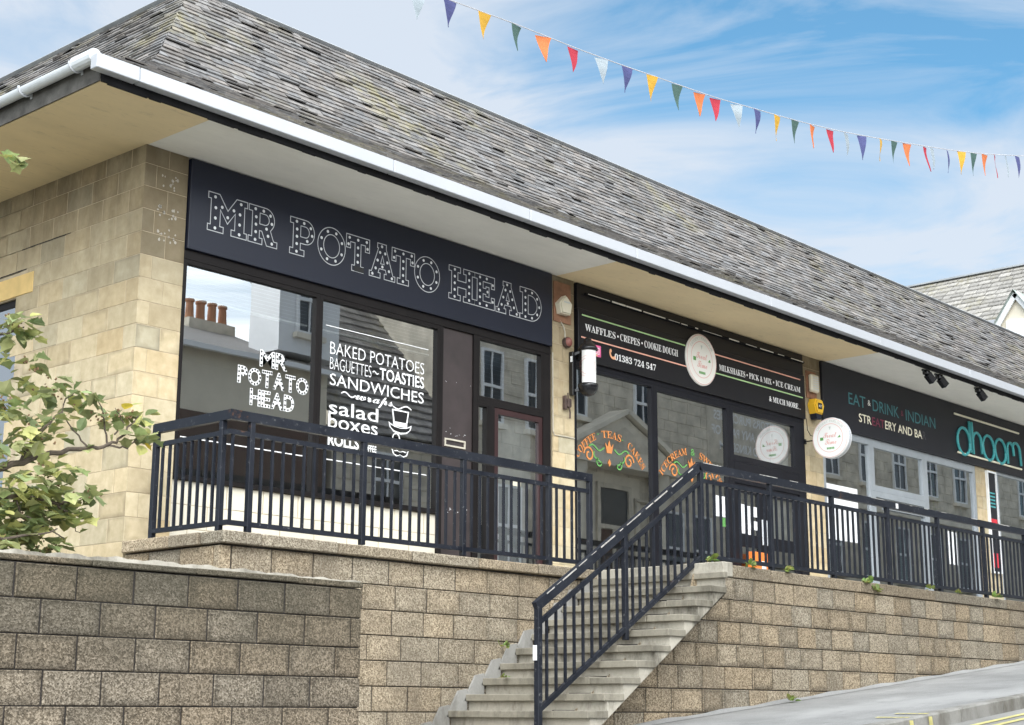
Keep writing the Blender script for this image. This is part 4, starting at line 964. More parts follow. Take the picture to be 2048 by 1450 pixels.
# ------------------------------------------------------------------ shop signs
SY = 11.61
def pk(cx, cz, r, a0, a1, n=12): return arc(cx, cz, r, a0, a1, n)
SLAB = {
 'H': ([[(0,0),(.44,0),(.44,.16),(.34,.16),(.34,.40),(.66,.40),(.66,.16),(.56,.16),(.56,0),(1,0),(1,.16),(.9,.16),(.9,.84),(1,.84),(1,1),(.56,1),(.56,.84),(.66,.84),(.66,.6),(.34,.6),(.34,.84),(.44,.84),(.44,1),(0,1),(0,.84),(.1,.84),(.1,.16),(0,.16)]],
       [(.22,.09),(.22,.3),(.22,.5),(.22,.7),(.22,.91),(.78,.09),(.78,.3),(.78,.5),(.78,.7),(.78,.91)]),
 'T': ([[(.25,0),(.75,0),(.75,.16),(.63,.16),(.63,.8),(.82,.8),(.82,.62),(1,.62),(1,1),(0,1),(0,.62),(.18,.62),(.18,.8),(.37,.8),(.37,.16),(.25,.16)]],
       [(.09,.72),(.13,.91),(.5,.9),(.87,.91),(.91,.72),(.5,.68),(.5,.47),(.5,.27),(.5,.09)]),
 'E': ([[(0,0),(1,0),(1,.36),(.84,.36),(.84,.2),(.42,.2),(.42,.42),(.56,.42),(.56,.36),(.72,.36),(.72,.66),(.56,.66),(.56,.6),(.42,.6),(.42,.8),(.84,.8),(.84,.64),(1,.64),(1,1),(0,1),(0,.84),(.12,.84),(.12,.16),(0,.16)]],
       [(.26,.09),(.26,.3),(.26,.5),(.26,.7),(.26,.91),(.6,.91),(.91,.76),(.64,.51),(.6,.09),(.91,.24)]),
 'M': ([[(0,0),(.4,0),(.4,.16),(.31,.16),(.31,.6),(.5,.28),(.69,.6),(.69,.16),(.6,.16),(.6,0),(1,0),(1,.16),(.93,.16),(.93,.84),(1,.84),(1,1),(.72,1),(.5,.62),(.28,1),(0,1),(0,.84),(.07,.84),(.07,.16),(0,.16)]],
       [(.19,.09),(.19,.35),(.19,.62),(.17,.9),(.35,.68),(.5,.45),(.65,.68),(.81,.09),(.81,.35),(.81,.62),(.83,.9)]),
 'A': ([[(0,0),(.42,0),(.42,.15),(.34,.15),(.38,.27),(.62,.27),(.66,.15),(.58,.15),(.58,0),(1,0),(1,.15),(.92,.15),(.64,.87),(.64,1),(.30,1),(.30,.86),(.34,.86),(.08,.15),(0,.15)], [(.43,.42),(.57,.42),(.5,.66)]],
       [(.12,.08),(.24,.26),(.31,.5),(.40,.74),(.47,.92),(.60,.74),(.69,.5),(.76,.26),(.88,.08),(.5,.34)]),
 'O': ([[(.5 + .5 * math.cos(t), .5 + .5 * math.sin(t)) for t in [2 * math.pi * k / 36 for k in range(36)]], [(.5 + .29 * math.cos(t), .5 + .31 * math.sin(t)) for t in [2 * math.pi * k / 30 for k in range(30)]]],
       [(.5 + .4 * math.cos(t), .5 + .4 * math.sin(t)) for t in [2 * math.pi * (k + .5) / 8 for k in range(8)]]),
 'P': ([[(0,0),(.55,0),(.55,.16),(.4,.16),(.4,.34),(.6,.34)] + pk(.6,.67,.33,-75,90) + [(0,1),(0,.84),(.12,.84),(.12,.16),(0,.16)], [(.4,.52),(.58,.52)] + pk(.58,.67,.15,-70,90) + [(.4,.82)]],
       [(.26,.09),(.26,.3),(.26,.5),(.26,.7),(.24,.91),(.52,.91),(.78,.82),(.84,.62),(.66,.44)]),
 'R': ([[(0,0),(.48,0),(.48,.16),(.38,.16),(.38,.36),(.46,.36),(.64,0),(1,0),(1,.16),(.88,.16),(.76,.42)] + pk(.58,.69,.31,-45,90) + [(0,1),(0,.84),(.12,.84),(.12,.16),(0,.16)], [(.38,.54),(.56,.54)] + pk(.56,.685,.145,-80,90) + [(.38,.83)]],
       [(.24,.09),(.25,.3),(.25,.5),(.25,.7),(.22,.91),(.5,.91),(.74,.83),(.8,.62),(.62,.45),(.68,.27),(.82,.09)]),
 'D': ([[(0,0),(.5,0)] + pk(.5,.5,.5,-85,90) + [(0,1),(0,.84),(.12,.84),(.12,.16),(0,.16)], [(.38,.2),(.5,.2)] + pk(.5,.5,.3,-85,90) + [(.38,.8)]],
       [(.25,.09),(.25,.3),(.25,.5),(.25,.7),(.25,.91),(.56,.9),(.8,.75),(.9,.5),(.8,.25),(.56,.1)])}
sg = empty('shop_sign', (8.385, 11.65, 5.765), 'navy shop sign with outlined marquee capitals dotted with bulbs', 'shop sign')
b = MB(); b.cbox(8.385, 13.725, 11.612, 11.75, 5.765, 6.665, .004); b.build('panel', M['sign_navy'], sg)
LT = [('M', 8.595, 9.07), ('R', 9.09, 9.455), ('P', 9.62, 9.967), ('O', 9.99, 10.37), ('T', 10.383, 10.714), ('A', 10.717, 11.094), ('T', 11.044, 11.386), ('O', 11.389, 11.781), ('H', 11.93, 12.353), ('E', 12.353, 12.688), ('A', 12.711, 13.124), ('D', 13.133, 13.518)]
for i, (c, x0, x1) in enumerate(LT):
    b = MB(); z0, z1 = (6.0, 6.385) if c != 'O' else (5.995, 6.395)
    lo, dots = SLAB[c]
    for l in lo: ribbon(b, [(x0 + u * (x1 - x0), z0 + w * (z1 - z0)) for u, w in l], .0085, SY - .001, True, 0)
    for u, w in dots:
        if c == 'T' and i == 4 and w < .2: continue
        disc(b, x0 + u * (x1 - x0), z0 + w * (z1 - z0), .0165, SY - .002, 10, 1)
    if i == 4: b.box(10.50, 10.64, SY - .0015, SY - .001, 6.0, 6.06, mi=2)
    b.build('letter', [M['line_silver'], M['bulb'], M['black_vinyl']], sg)

SERIF = {}
for i in range(26): SERIF[chr(65 + i)] = chr(0x1D400 + i); SERIF[chr(97 + i)] = chr(0x1D41A + i)
for i in range(10): SERIF[str(i)] = chr(0x1D7CE + i)
def serif(s): return ''.join(SERIF.get(c, c) for c in s)
s2 = empty('shop_sign', (14.25, 11.65, 5.69), 'black shop sign of white serif capitals, salmon and green lines, round white badge', 'shop sign')
b = MB(); b.cbox(14.22, 19.49, 11.612, 11.75, 5.695, 6.345, .004); b.box(14.22, 19.49, 11.632, 11.75, 6.345, 6.665); b.build('panel', M['sign_black'], s2)
b = MB(); x = 14.40                                              # cornice strip with peeling paint
b.box(14.36, 19.49, 11.600, 11.632, 6.535, 6.56, mi=1)
while x < 19.4:
    L = rnd(.05, .5); h = rnd(.004, .016) * (1.6 if x < 15.3 else 1)
    b.box(x, min(x + L, 19.45), 11.594, 11.600, 6.548 - h / 2, 6.548 + h / 2); x += L + (rnd(.0, .1) if x < 15.6 else rnd(.02, .3))
b.build('peeling_trim', [M['disc_white'], M['black_board']], s2)
b = MB(); L = SY - .001
for m, x0, x1, z in ((0, 14.286, 16.47, 6.265), (1, 14.27, 16.49, 5.982), (1, 17.14, 19.37, 6.268), (0, 17.14, 19.42, 6.005)): b.box(x0, x1, L - .001, L, z - .0085, z + .0085, mi=m)
b.build('stripe', [M['line_green'], M['line_red']], s2)
def words(name, txt, x0, x1, z0, z1, m, parent, off=0.0, y=SY - .001):
    b = MB(); add_text(b, txt, x0, x1, z0, z1, y, off); return b.build(name, m, parent)
try_serif = serif
def lw(txt, x0, x1, z0, z1): words('lettering', try_serif(txt), x0, x1, z0, z1, M['white_vinyl'], s2)
lw('WAFFLES', 14.345, 14.955, 6.075, 6.165); lw('CREPES', 15.05, 15.46, 6.075, 6.167); lw('COOKIE DOUGH', 15.56, 16.297, 6.08, 6.172)
lw('01383 724 547', 14.935, 15.80, 5.805, 5.890)
lw('MILKSHAKES', 17.26, 17.90, 6.06, 6.145); lw('PICK & MIX', 18.0, 18.58, 6.065, 6.148); lw('ICE CREAM', 18.69, 19.357, 6.07, 6.152); lw('& MUCH MORE...', 18.505, 19.35, 5.815, 5.895)
b = MB()
for x, z in ((15.005, 6.12), (15.51, 6.125), (17.95, 6.105), (18.635, 6.11)): disc(b, x, z, .016, L, 8)
b.build('bullet', M['white_vinyl'], s2)
b = MB(); q = [(14.515, 5.785), (14.65, 5.785), (14.655, 5.79), (14.655, 5.925), (14.65, 5.93), (14.515, 5.93), (14.51, 5.925), (14.51, 5.79)]
b.face([(x, L, z) for x, z in q], mi=0); b.face([(14.515, L - .0005, 5.79), (14.60, L - .0005, 5.79), (14.515, L - .0005, 5.86)], mi=2)
ribbon(b, [(14.545, 5.82), (14.62, 5.82), (14.62, 5.895), (14.545, 5.895)], .010, L - .001, True, 1); ribbon(b, arc(14.5825, 5.8575, .02, 0, 360, 14), .009, L - .001, False, 1)
b.build('badge', [M['magenta'], M['white_vinyl'], M['peach']], s2)
b = MB(); ribbon(b, arc(14.905, 5.885, .065, 150, 300, 10), .030, L, False, 0); disc(b, 14.853, 5.91, .024, L - .0005, 8); disc(b, 14.928, 5.828, .024, L - .0005, 8)
b.build('phone_icon', M['peach'], s2)
SC = {}
for i in range(26): SC[chr(65 + i)] = chr(0x1D4D0 + i); SC[chr(97 + i)] = chr(0x1D4EA + i)
def script(s): return ''.join(SC.get(c, c) for c in s)
def badge_face(mb, cx, cz, r, y, T=lambda x, y, z: (x, y, z)):
    """printed face of the round badge: rings, script words, green marks"""
    i0 = len(mb.v)
    ribbon(mb, arc(cx, cz, r * .70, 0, 360, 40), r * .022, y, mi=0); ribbon(mb, arc(cx, cz, r * .955, 0, 360, 44), r * .02, y, mi=0)
    add_text(mb, script('Treat'), cx - r * .38, cx + r * .36, cz + r * .02, cz + r * .27, y, .004, mi=0)
    add_text(mb, script('Time'), cx - r * .30, cx + r * .34, cz - r * .32, cz - r * .06, y, .004, mi=0)
    add_text(mb, 'DESSERT PARLOUR', 0, 1, 0, 1, y, .0, warp=lambda u, w: (cx + r * (.77 + .12 * w) * math.sin(R(-58 + 116 * u)), cz + r * (.77 + .12 * w) * math.cos(R(-58 + 116 * u))), mi=1)
    mb.face([(cx - r * .56, y, cz - r * .09), (cx - r * .38, y, cz - r * .09), (cx - r * .38, y, cz + r * .06), (cx - r * .56, y, cz + r * .06)], mi=2)
    mb.face([(cx + r * .40, y, cz - r * .03), (cx + r * .58, y, cz - r * .03), (cx + r * .54, y, cz + r * .10)], mi=2)
    for k in range(5): mb.face([(cx + r * (-.2 + .085 * k), y, cz - r * .56), (cx + r * (-.13 + .085 * k), y, cz - r * .56), (cx + r * (-.13 + .085 * k), y, cz - r * .46), (cx + r * (-.2 + .085 * k), y, cz - r * .46)], mi=2)
    mb.face([(cx - r * .06, y, cz + r * .56), (cx, y, cz + r * .38), (cx + r * .06, y, cz + r * .56)], mi=1)
    for i in range(i0, len(mb.v)): mb.v[i] = T(*mb.v[i])
b = MB(); cx, cz, r = 16.81, 6.125, .355
b.lathe(cx, cz, [(0, 11.585), (r - .008, 11.585), (r, 11.592), (r, 11.611)], 40, 'Y'); bdg = b.build('round_badge', M['disc_white'], s2)
b = MB(); badge_face(b, cx, cz, r, 11.583); b.build('badge_print', [M['ring_pink'], M['ring_grey'], M['green_vinyl']], bdg)

s3 = empty('shop_sign', (20.0, 11.65, 5.68), 'charcoal shop sign with rounded teal letters between two cream bars', 'shop sign')
b = MB(); b.cbox(20.005, 28.59, 11.612, 11.75, 5.678, 6.665, .004); b.box(28.60, XE, 11.63, 11.75, 5.72, 6.665); b.build('panel', M['sign_char'], s3)
words('lettering', 'EAT', 20.765, 21.29, 6.12, 6.30, M['teal_dark'], s3); words('lettering', 'DRINK', 21.515, 22.37, 6.12, 6.30, M['teal_dark'], s3); words('lettering', 'INDIAN', 22.60, 23.63, 6.12, 6.30, M['teal_dark'], s3)
words('lettering', '&', 21.36, 21.45, 6.18, 6.27, M['disc_white'], s3); words('lettering', '&', 22.44, 22.52, 6.17, 6.26, M['crimson'], s3)
words('lettering', 'STR', 21.06, 21.455, 5.88, 6.015, M['cream_bar'], s3, .008); words('lettering', 'EAT', 21.475, 21.87, 5.88, 6.015, M['crimson'], s3, .008); words('lettering', 'ERY AND BA', 21.89, 23.135, 5.88, 6.015, M['cream_bar'], s3, .008)
words('lettering', 'R', 23.16, 23.27, 5.88, 6.015, simple('unlit_letter', (.05, .05, .055), .4), s3, .004)
b = MB(); b.tube([(24.345, 11.60, 6.484), (26.92, 11.60, 6.484)], .018, 8); b.build('light_bar', M['cream_bar'], s3)
b = MB(); b.tube([(24.395, 11.60, 5.822), (26.94, 11.60, 5.822)], .018, 8); b.build('light_bar', M['cream_bar'], s3)
def stroke(pts): return [(x, 11.598, z) for x, z in pts]
LET = [[stroke(arc(24.635, 6.04, .235, 0, 360, 28)), stroke([(24.875, 6.42), (24.885, 5.93), (24.91, 5.88)])],
       [stroke([(24.975, 6.42), (24.99, 5.86)]), stroke([(24.99, 6.08)] + arc(25.16, 6.09, .165, 170, 20, 10) + [(25.325, 5.9)])],
       [stroke(arc(25.60, 6.045, .22, 0, 360, 28))], [stroke(arc(26.085, 6.045, .22, 0, 360, 28))],
       [stroke([(26.37, 5.86), (26.38, 6.1)] + arc(26.505, 6.13, .125, 180, 15, 9) + [(26.635, 6.03)]), stroke([(26.60, 6.2)] + arc(26.75, 6.12, .16, 150, 0, 9) + [(26.93, 5.88)])]]
for L_ in LET:
    b = MB()
    for s in L_: b.tube(s, .026, 7)
    b.build('letter', M['teal'], s3, smooth=True)

# hanging round sign by the third pier
hs = empty('round_sign', (19.58, 11.64, 5.36), 'round white drum sign projecting from the pier below the yellow alarm box', 'hanging sign')
hx, hy, hz, hr = 19.50, 11.20, 5.365, .295
b = MB(); b.lathe(hy, hz, [(0, hx - .05), (hr - .01, hx - .05), (hr, hx - .042), (hr, hx + .05), (hr - .01, hx + .058), (0, hx + .058)], 44, 'X'); b.build('drum', M['lamp_white'], hs)
b = MB(); b.lathe(hy, hz, [(hr + .002, hx - .02), (hr + .006, hx - .018), (hr + .006, hx + .028), (hr + .002, hx + .03)], 44, 'X'); b.build('rim_band', M['white_pvc'], hs)
b = MB(); badge_face(b, 0, 0, hr, 0, lambda x, y, z: (hx - .052, hy - x, hz + z)); b.build('face_print', [M['ring_pink'], M['ring_grey'], M['green_vinyl']], hs)
b = MB(); b.tube([(hx, hy + hr - .01, hz), (hx, 11.645, hz)], .009, 8); b.box(hx - .025, hx + .025, 11.638, 11.648, hz - .035, hz + .035); b.build('bracket', M['gloss_black'], hs)

# things on the piers
ab = empty('alarm_box', (13.89, 11.64, 6.28), 'ivory pentagon alarm box above the cable on the pier by the navy sign', 'alarm box')
pt = [(13.80, 6.32), (13.915, 6.425), (14.03, 6.33), (14.0, 6.19), (13.83, 6.19)]
b = MB(); b.prism([(x, z) for x, z in pt], 11.56, 11.63); b.prism([(13.915 + (x - 13.915) * .85, 6.29 + (z - 6.29) * .85) for x, z in pt], 11.54, 11.56); b.build('casing', M['ivory'], ab)
part('faded_print', M['ring_grey'], ab, 13.86, 13.98, 11.538, 11.5395, 6.325, 6.345)
tb = part('timber_pad', M['wood_raw'], None, 13.78, 14.10, 11.632, 11.649, 6.10, 6.60); tag(tb, 'bare reddish timber backing board behind the ivory alarm box', 'board')
bl = empty('alarm_bell', (14.02, 11.64, 5.86), 'faded red round bell at the end of the pale cable on the pier', 'bell')
b = MB(); b.lathe(14.01, 5.865, [(.062, 11.648), (.066, 11.60), (.060, 11.59)], 20, 'Y'); b.build('backplate', M['rust'], bl)
b = MB(); b.lathe(14.01, 5.865, [(0.001, 11.555), (.03, 11.56), (.052, 11.575), (.058, 11.592)], 20, 'Y'); b.build('dome', M['bell_red'], bl, smooth=True)
b = MB(); b.tube([(13.86, 11.645, 6.17), (13.90, 11.64, 6.12), (13.96, 11.64, 6.07), (13.995, 11.642, 6.0), (14.0, 11.642, 5.93)], .009, 6); tag(b.build('cable', M['cable'], None), 'pale cable looping from the ivory alarm box down to the red bell', 'cable')
b = MB(); b.tube([(13.765, 11.642, 5.7), (13.768, 11.642, 4.75), (13.79, 11.642, 4.70), (14.17, 11.642, 4.705)], .006, 6); tag(b.build('cable', M['cable'], None), 'thin pale cable running down and across the pier beside the maroon door', 'cable')
rf = empty('fixing_bracket', (14.0, 11.64, 5.12), 'rusty old bracket left on the pier below the lamp', 'bracket')
b = MB(); b.cbox(13.95, 13.985, 11.60, 11.648, 5.03, 5.20, .005); b.build('plate', M['rust'], rf)
b = MB(); b.cbox(13.99, 14.06, 11.585, 11.648, 5.06, 5.17, .012); b.tube([(14.03, 11.62, 5.17), (14.02, 11.62, 5.24)], .008, 6); b.tube([(14.035, 11.61, 5.06), (14.05, 11.61, 5.0), (14.045, 11.61, 4.93)], .010, 6); b.build('hook', M['rust'], rf)
lp = empty('wall_lamp', (14.10, 11.64, 5.5), 'barber pole shaped lamp with lit white tube and black domed caps on the pier', 'lamp')
b = MB(); b.cbox(14.075, 14.135, 11.585, 11.648, 5.22, 5.76, .004); b.build('back_plate', M['gloss_black'], lp)
lx, ly, lr = 14.20, 11.45, .098
b = MB(); b.lathe(lx, ly, [(lr, 5.355), (lr, 5.765)], 28); b.build('tube', M['lamp_white'], lp, smooth=True)
b = MB(); b.lathe(lx, ly, [(lr + .003, 5.355), (lr + .003, 5.765)], 10, a0=R(70), a1=R(172)); b.build('shade', M['gloss_black'], lp, smooth=True)
b = MB(); b.lathe(lx, ly, [(0.001, 5.93), (.03, 5.928), (.05, 5.90), (.055, 5.87), (.085, 5.85), (.118, 5.80), (.125, 5.775), (.10, 5.76)], 28); b.build('top_cap', M['gloss_black'], lp, smooth=True)
b = MB(); b.lathe(lx, ly, [(.10, 5.36), (.125, 5.35), (.125, 5.32), (.11, 5.27), (.075, 5.225), (.03, 5.205), (0.001, 5.203)], 28); b.build('bottom_cap', M['gloss_black'], lp, smooth=True)
b = MB(); b.bar((14.12, 11.6, 5.73), (14.19, 11.47, 5.78), .03, .03); b.bar((14.12, 11.6, 5.28), (14.19, 11.47, 5.30), .03, .03); b.build('arm', M['gloss_black'], lp)
b = MB(); ar = arc(0, 0, .15, 90, 270, 14); n = 8                  # printed half ring round the lamp tube
for r_ in (.165, .125):
    pts = [(lx - .0 + (lr + .001) * math.cos(R(210 + r_ * 0 + t[0] / lr * 57.3)), ly + (lr + .001) * math.sin(R(210 + t[0] / lr * 57.3)), 5.56 + t[1] * 1.1) for t in arc(0, 0, r_ * .7, 0, 360, 30)]
    b.tube(pts, .0025, 4)
b.build('ring_print', M['ring_pink'], lp)
part('badge', M['paper'], lp, 14.07, 14.0745, 11.59, 11.62, 5.63, 5.70)
gb = empty('bell_box', (19.72, 11.64, 6.12), 'grey louvred alarm sounder box above the yellow alarm on the third pier', 'alarm box')
b = MB(); b.cbox(19.62, 19.83, 11.56, 11.63, 6.13, 6.40, .02); b.build('casing', M['ivory'], gb)
b = MB()
for k in range(6): b.box(19.65, 19.80, 11.556, 11.5595, 6.17 + .035 * k, 6.18 + .035 * k)
b.build('louvre', M['grey_pvc'], gb)
part('timber_pad', M['wood_raw'], gb, 19.58, 19.86, 11.632, 11.649, 6.04, 6.45)
ya = empty('alarm_box', (19.72, 11.64, 5.85), 'yellow hexagonal alarm box with navy base on the pier above the round hanging sign', 'alarm box')
hx_ = [(19.60, 5.93), (19.65, 6.02), (19.82, 6.02), (19.87, 5.93), (19.82, 5.80), (19.65, 5.80)]
b = MB(); b.prism(hx_, 11.53, 11.64); b.prism([(19.735 + (x - 19.735) * .84, 5.91 + (z - 5.91) * .84) for x, z in hx_], 11.51, 11.53); b.build('casing', M['alarm_yellow'], ya)
b = MB(); b.prism([(19.65, 5.797), (19.82, 5.797), (19.79, 5.72), (19.68, 5.72)], 11.535, 11.635); b.build('base', M['sign_navy'], ya)
part('panel', M['black_vinyl'], ya, 19.68, 19.79, 11.506, 11.5095, 5.87, 5.96); b = MB(); add_text(b, 'ADT', 19.69, 19.78, 5.895, 5.935, 11.5045); b.build('lettering', M['white_vinyl'], ya)
b = MB(); b.tube([(19.56, 11.646, 5.72), (19.58, 11.646, 5.55), (19.66, 11.646, 5.48), (19.9, 11.646, 5.47)], .005, 5); tag(b.build('cable', M['joint'], None), 'thin dark cable crossing the pier behind the round hanging sign', 'cable')

# goods behind the glass
pal = [(.85, .85, .87), (.70, .25, .35), (.80, .62, .68), (.35, .55, .75), (.85, .82, .70), (.55, .12, .16), (.30, .55, .62)]
PM = [simple('packet_' + n, c, .4, .25, 25) for n, c in zip(('white', 'pink', 'rose', 'blue', 'cream', 'red', 'aqua'), pal)]
PN = ['white', 'pink', 'pale rose', 'blue', 'cream', 'red', 'aqua']
x = 14.30; k = 0; seen = {}
where = ['nearest the lamp pier', 'left of the mullion', 'close right of the mullion', 'toward the black doors']
while x < 17.3:
    if 15.66 < x < 15.95: x = 15.97
    w, h = rnd(.09, .15), rnd(.17, .30); i = (k * 3 + k // 4) % 7; zone = 0 if x < 14.9 else 1 if x < 15.8 else 2 if x < 16.6 else 3
    b = MB(); y = 11.86 + rnd(0, .06); b.cbox(x, x + w, y, y + .07, 2.935, 2.935 + h, .012); b.cbox(x + w * .3, x + w * .7, y + .015, y + .055, 2.935 + h + .001, 2.935 + h + .05, .008)
    key = (i, zone); seen[key] = seen.get(key, 0) + 1
    tag(b.build('sweet_packet', PM[i]), '%s %ssweet packet standing inside the shop window, %s' % (PN[i], '' if seen[key] == 1 else 'taller ', where[zone]), 'packet', 'sweet packets in the window'); x += w + rnd(.02, .06); k += 1
b = MB(); b.cbox(17.80, 18.16, 11.50, 11.60, 2.94, 3.62, .01); ob = b.build('orange_board', simple('bright_orange_board', (.85, .22, .04), .5), None)
tag(ob, 'bright orange advertising board standing before the black double doors', 'board')
pr = part('white_print', M['paper'], ob, 18.0, 18.1, 11.495, 11.4995, 3.2, 3.5)
def vine(x, y, z0, z1, lab):
    t = empty('hanging_plant', (x, y, z1), lab, 'plant', 'trailing plants in the right window')
    pts = []; z = z1
    while z > z0: pts.append((x + rnd(-.03, .03), y + rnd(-.03, .03), z)); z -= .12
    b = MB(); b.tube(pts, .006, 5); b.build('stem', M['weed'], t)
    b = MB()
    for p in pts:
        for _ in range(9):
            leaf(b, Vector(p) + Vector((rnd(-.10, .10), rnd(-.06, .06), rnd(-.08, .08))), Vector((rnd(-1, 1), rnd(-1, 1), rnd(-1, .3))), rnd(.05, .09))
    b.build('foliage', M['leaf'], t)
LEAF = [(0, 0), (.18, .10), (.42, .30), (.40, .48), (.62, .62), (.30, .72), (.0, 1.0), (-.30, .72), (-.62, .62), (-.40, .48), (-.42, .30), (-.18, .10)]
LEAFS = [(0, 0), (.25, .22), (.36, .5), (.22, .8), (0, 1), (-.22, .8), (-.36, .5), (-.25, .22)]
def leaf(mb, p, d, s, tint=None, shape=LEAFS, fold=.25):
    d = Vector(d).normalized(); a = d.cross(Vector((rnd(-.4, .4), rnd(-.4, .4), 1))).normalized(); n = a.cross(d).normalized()
    v = rnd(.65, 1.35); tint = tint or (v * rnd(.9, 1.15), v, v * rnd(.8, 1.0))
    m = len(shape) // 2
    right = [p + a * (u * s) + d * (w * s) + n * (abs(u) * fold * s) for u, w in shape[1:m]]
    mid = [p, p + d * (.5 * s) - n * .02 * s, p + d * s]
    lft = [p + a * (u * s) + d * (w * s) + n * (abs(u) * fold * s) for u, w in shape[m + 1:]]
    mb.face([mid[0]] + right + [mid[2], mid[1]], tint); mb.face([mid[0], mid[1], mid[2]] + lft, tint)
vine(23.88, 11.85, 4.1, 5.5, 'leafy plant trailing inside the window under the teal letters'); vine(26.2, 11.85, 4.2, 5.4, 'leafy plant trailing inside the farthest window right of the menu case')

# ------------------------------------------------------------------ bunting
bt = empty('bunting', (10.6, 10.37, 8.71), 'string of coloured pennant bunting sagging across the sky over the street', 'bunting')
FP = [(10.172,10.398,8.659,'white'),(10.606,10.372,8.713,'blue'),(11.108,10.342,8.740,'yellow'),(11.595,10.312,8.765,'green'),(12.022,10.286,8.777,'orange'),(12.507,10.257,8.790,'red'),(12.977,10.229,8.812,'white'),(13.411,10.202,8.836,'blue'),(13.862,10.175,8.868,'yellow'),(14.337,10.146,8.896,'green'),(14.782,10.119,8.925,'orange'),(15.10,10.10,8.948,'red'),(15.53,10.074,8.993,'white'),(15.952,10.048,9.039,'blue'),(16.377,10.023,9.083,'yellow'),(16.792,9.998,9.129,'green'),(17.208,9.972,9.181,'orange'),(17.636,9.946,9.238,'red'),(18.029,9.923,9.298,'white'),(18.407,9.90,9.360,'blue'),(18.888,9.871,9.441,'yellow'),(19.249,9.849,9.506,'green'),(19.618,9.826,9.572,'orange'),(20.141,9.795,9.665,'red'),(20.342,9.783,9.703,'white'),(20.784,9.756,9.785,'blue'),(21.194,9.731,9.867,'yellow'),(21.566,9.708,9.941,'green'),(21.933,9.686,10.02,'orange'),(22.292,9.665,10.106,'red'),(22.66,9.642,10.194,'white'),(23.035,9.62,10.283,'blue'),(23.42,9.60,10.38,'yellow')]
b = MB(); b.tube([(8.6, 10.49, 8.55)] + [(x, y, z + .012) for x, y, z, c in FP] + [(26, 9.44, 11.1)], .006, 5); b.build('cord', M['string'], bt)
dirx = Vector((23.07 - 10.6, 9.617 - 10.372, 1.58)).normalized()
for i, (x, y, z, c) in enumerate(FP):
    p = Vector((x, y, z)); h = rnd(.275, .305) * (1 + .010 * i); w = (.108 - .0006 * i) * rnd(.9, 1.08); tw_ = rnd(-.35, .35) + .006 * i; sw = rnd(-.03, .03)
    if c == 'red' and i == 23: sw = .10; w *= .6
    d = Vector((dirx.x * math.cos(tw_) - dirx.y * math.sin(tw_), dirx.x * math.sin(tw_) + dirx.y * math.cos(tw_), dirx.z * .8)).normalized()
    b = MB(); rows = 5; nrm = d.cross(Vector((0, 0, 1))).normalized()
    for k in range(rows):
        f0, f1 = k / rows, (k + 1) / rows
        q = []
        for f, s in ((f0, -1), (f0, 1), (f1, 1), (f1, -1)):
            q.append(p + d * (w * (1 - f) * s + sw * f * f) + Vector((0, 0, -h * f)) + nrm * (.02 * math.sin(f * 4 + i) * (1 if s > 0 else .4)))
        b.face(q)
    b.build('pennant', FL[c], bt)

# ------------------------------------------------------------------ tree at the left edge
tr = empty('tree', (4.6, 9.75, 2.25), 'green leafy tree with lobed leaves reaching in at the left edge', 'tree')
b = MB()
b.tube([(4.55, 9.8, 2.2), (4.6, 9.8, 2.8), (4.5, 9.85, 3.5), (4.4, 9.9, 4.4), (4.3, 9.9, 5.6)], [.09, .08, .07, .05, .02], 10)
def limb(pts, r0, r1, wob=.02):
    P = [Vector(p) for p in pts]; out = []
    for a, c in zip(P, P[1:]):
        for k in range(4): out.append(a.lerp(c, k / 4) + Vector((rnd(-wob, wob), rnd(-wob, wob), rnd(-wob, wob))))
    out.append(P[-1]); n = len(out); b.tube(out, [r0 + (r1 - r0) * k / (n - 1) for k in range(n)], 7); return out
TW = []
TW += limb([(4.55, 9.8, 2.95), (5.2, 9.8, 3.08), (5.6, 9.78, 3.155), (5.9, 9.8, 3.27), (6.2, 9.8, 3.37), (6.42, 9.8, 3.40), (6.55, 9.8, 3.48), (6.70, 9.8, 3.68)], .032, .006, .012)
TW += limb([(6.46, 9.8, 3.42), (6.42, 9.82, 3.58), (6.36, 9.82, 3.74)], .009, .004, .01)
TW += limb([(6.45, 9.8, 3.42), (6.62, 9.78, 3.42), (6.68, 9.76, 3.50)], .009, .004, .01)
TW += limb([(6.3, 9.8, 3.38), (6.18, 9.84, 3.50), (6.10, 9.86, 3.62)], .008, .004, .01); TW += limb([(6.5, 9.8, 3.5), (6.58, 9.82, 3.62), (6.52, 9.84, 3.72)], .007, .003, .01)
TW += limb([(5.75, 9.8, 3.22), (5.85, 9.75, 3.42), (6.0, 9.75, 3.62), (6.1, 9.75, 3.78)], .012, .004)
TW += limb([(4.5, 9.85, 3.4), (5.1, 9.85, 3.85), (5.55, 9.85, 4.12), (5.72, 9.85, 4.2)], .024, .005)
TW += limb([(4.55, 9.8, 2.7), (5.1, 9.72, 2.82), (5.6, 9.7, 2.95), (6.0, 9.7, 2.93), (6.25, 9.7, 3.02)], .03, .006)
TW += limb([(4.6, 9.8, 2.5), (5.2, 9.65, 2.62), (5.7, 9.62, 2.66), (5.95, 9.6, 2.74)], .02, .005); TW += limb([(4.45, 9.9, 4.3), (5.0, 9.9, 5.0), (5.38, 9.9, 5.34)], .02, .005)
TW += limb([(5.6, 9.7, 2.95), (5.75, 9.66, 2.8), (6.05, 9.66, 2.68)], .01, .004); TW += limb([(6.0, 9.7, 2.93), (6.1, 9.7, 2.85), (6.2, 9.7, 2.74)], .008, .003)
b.build('trunk', M['bark'], tr)
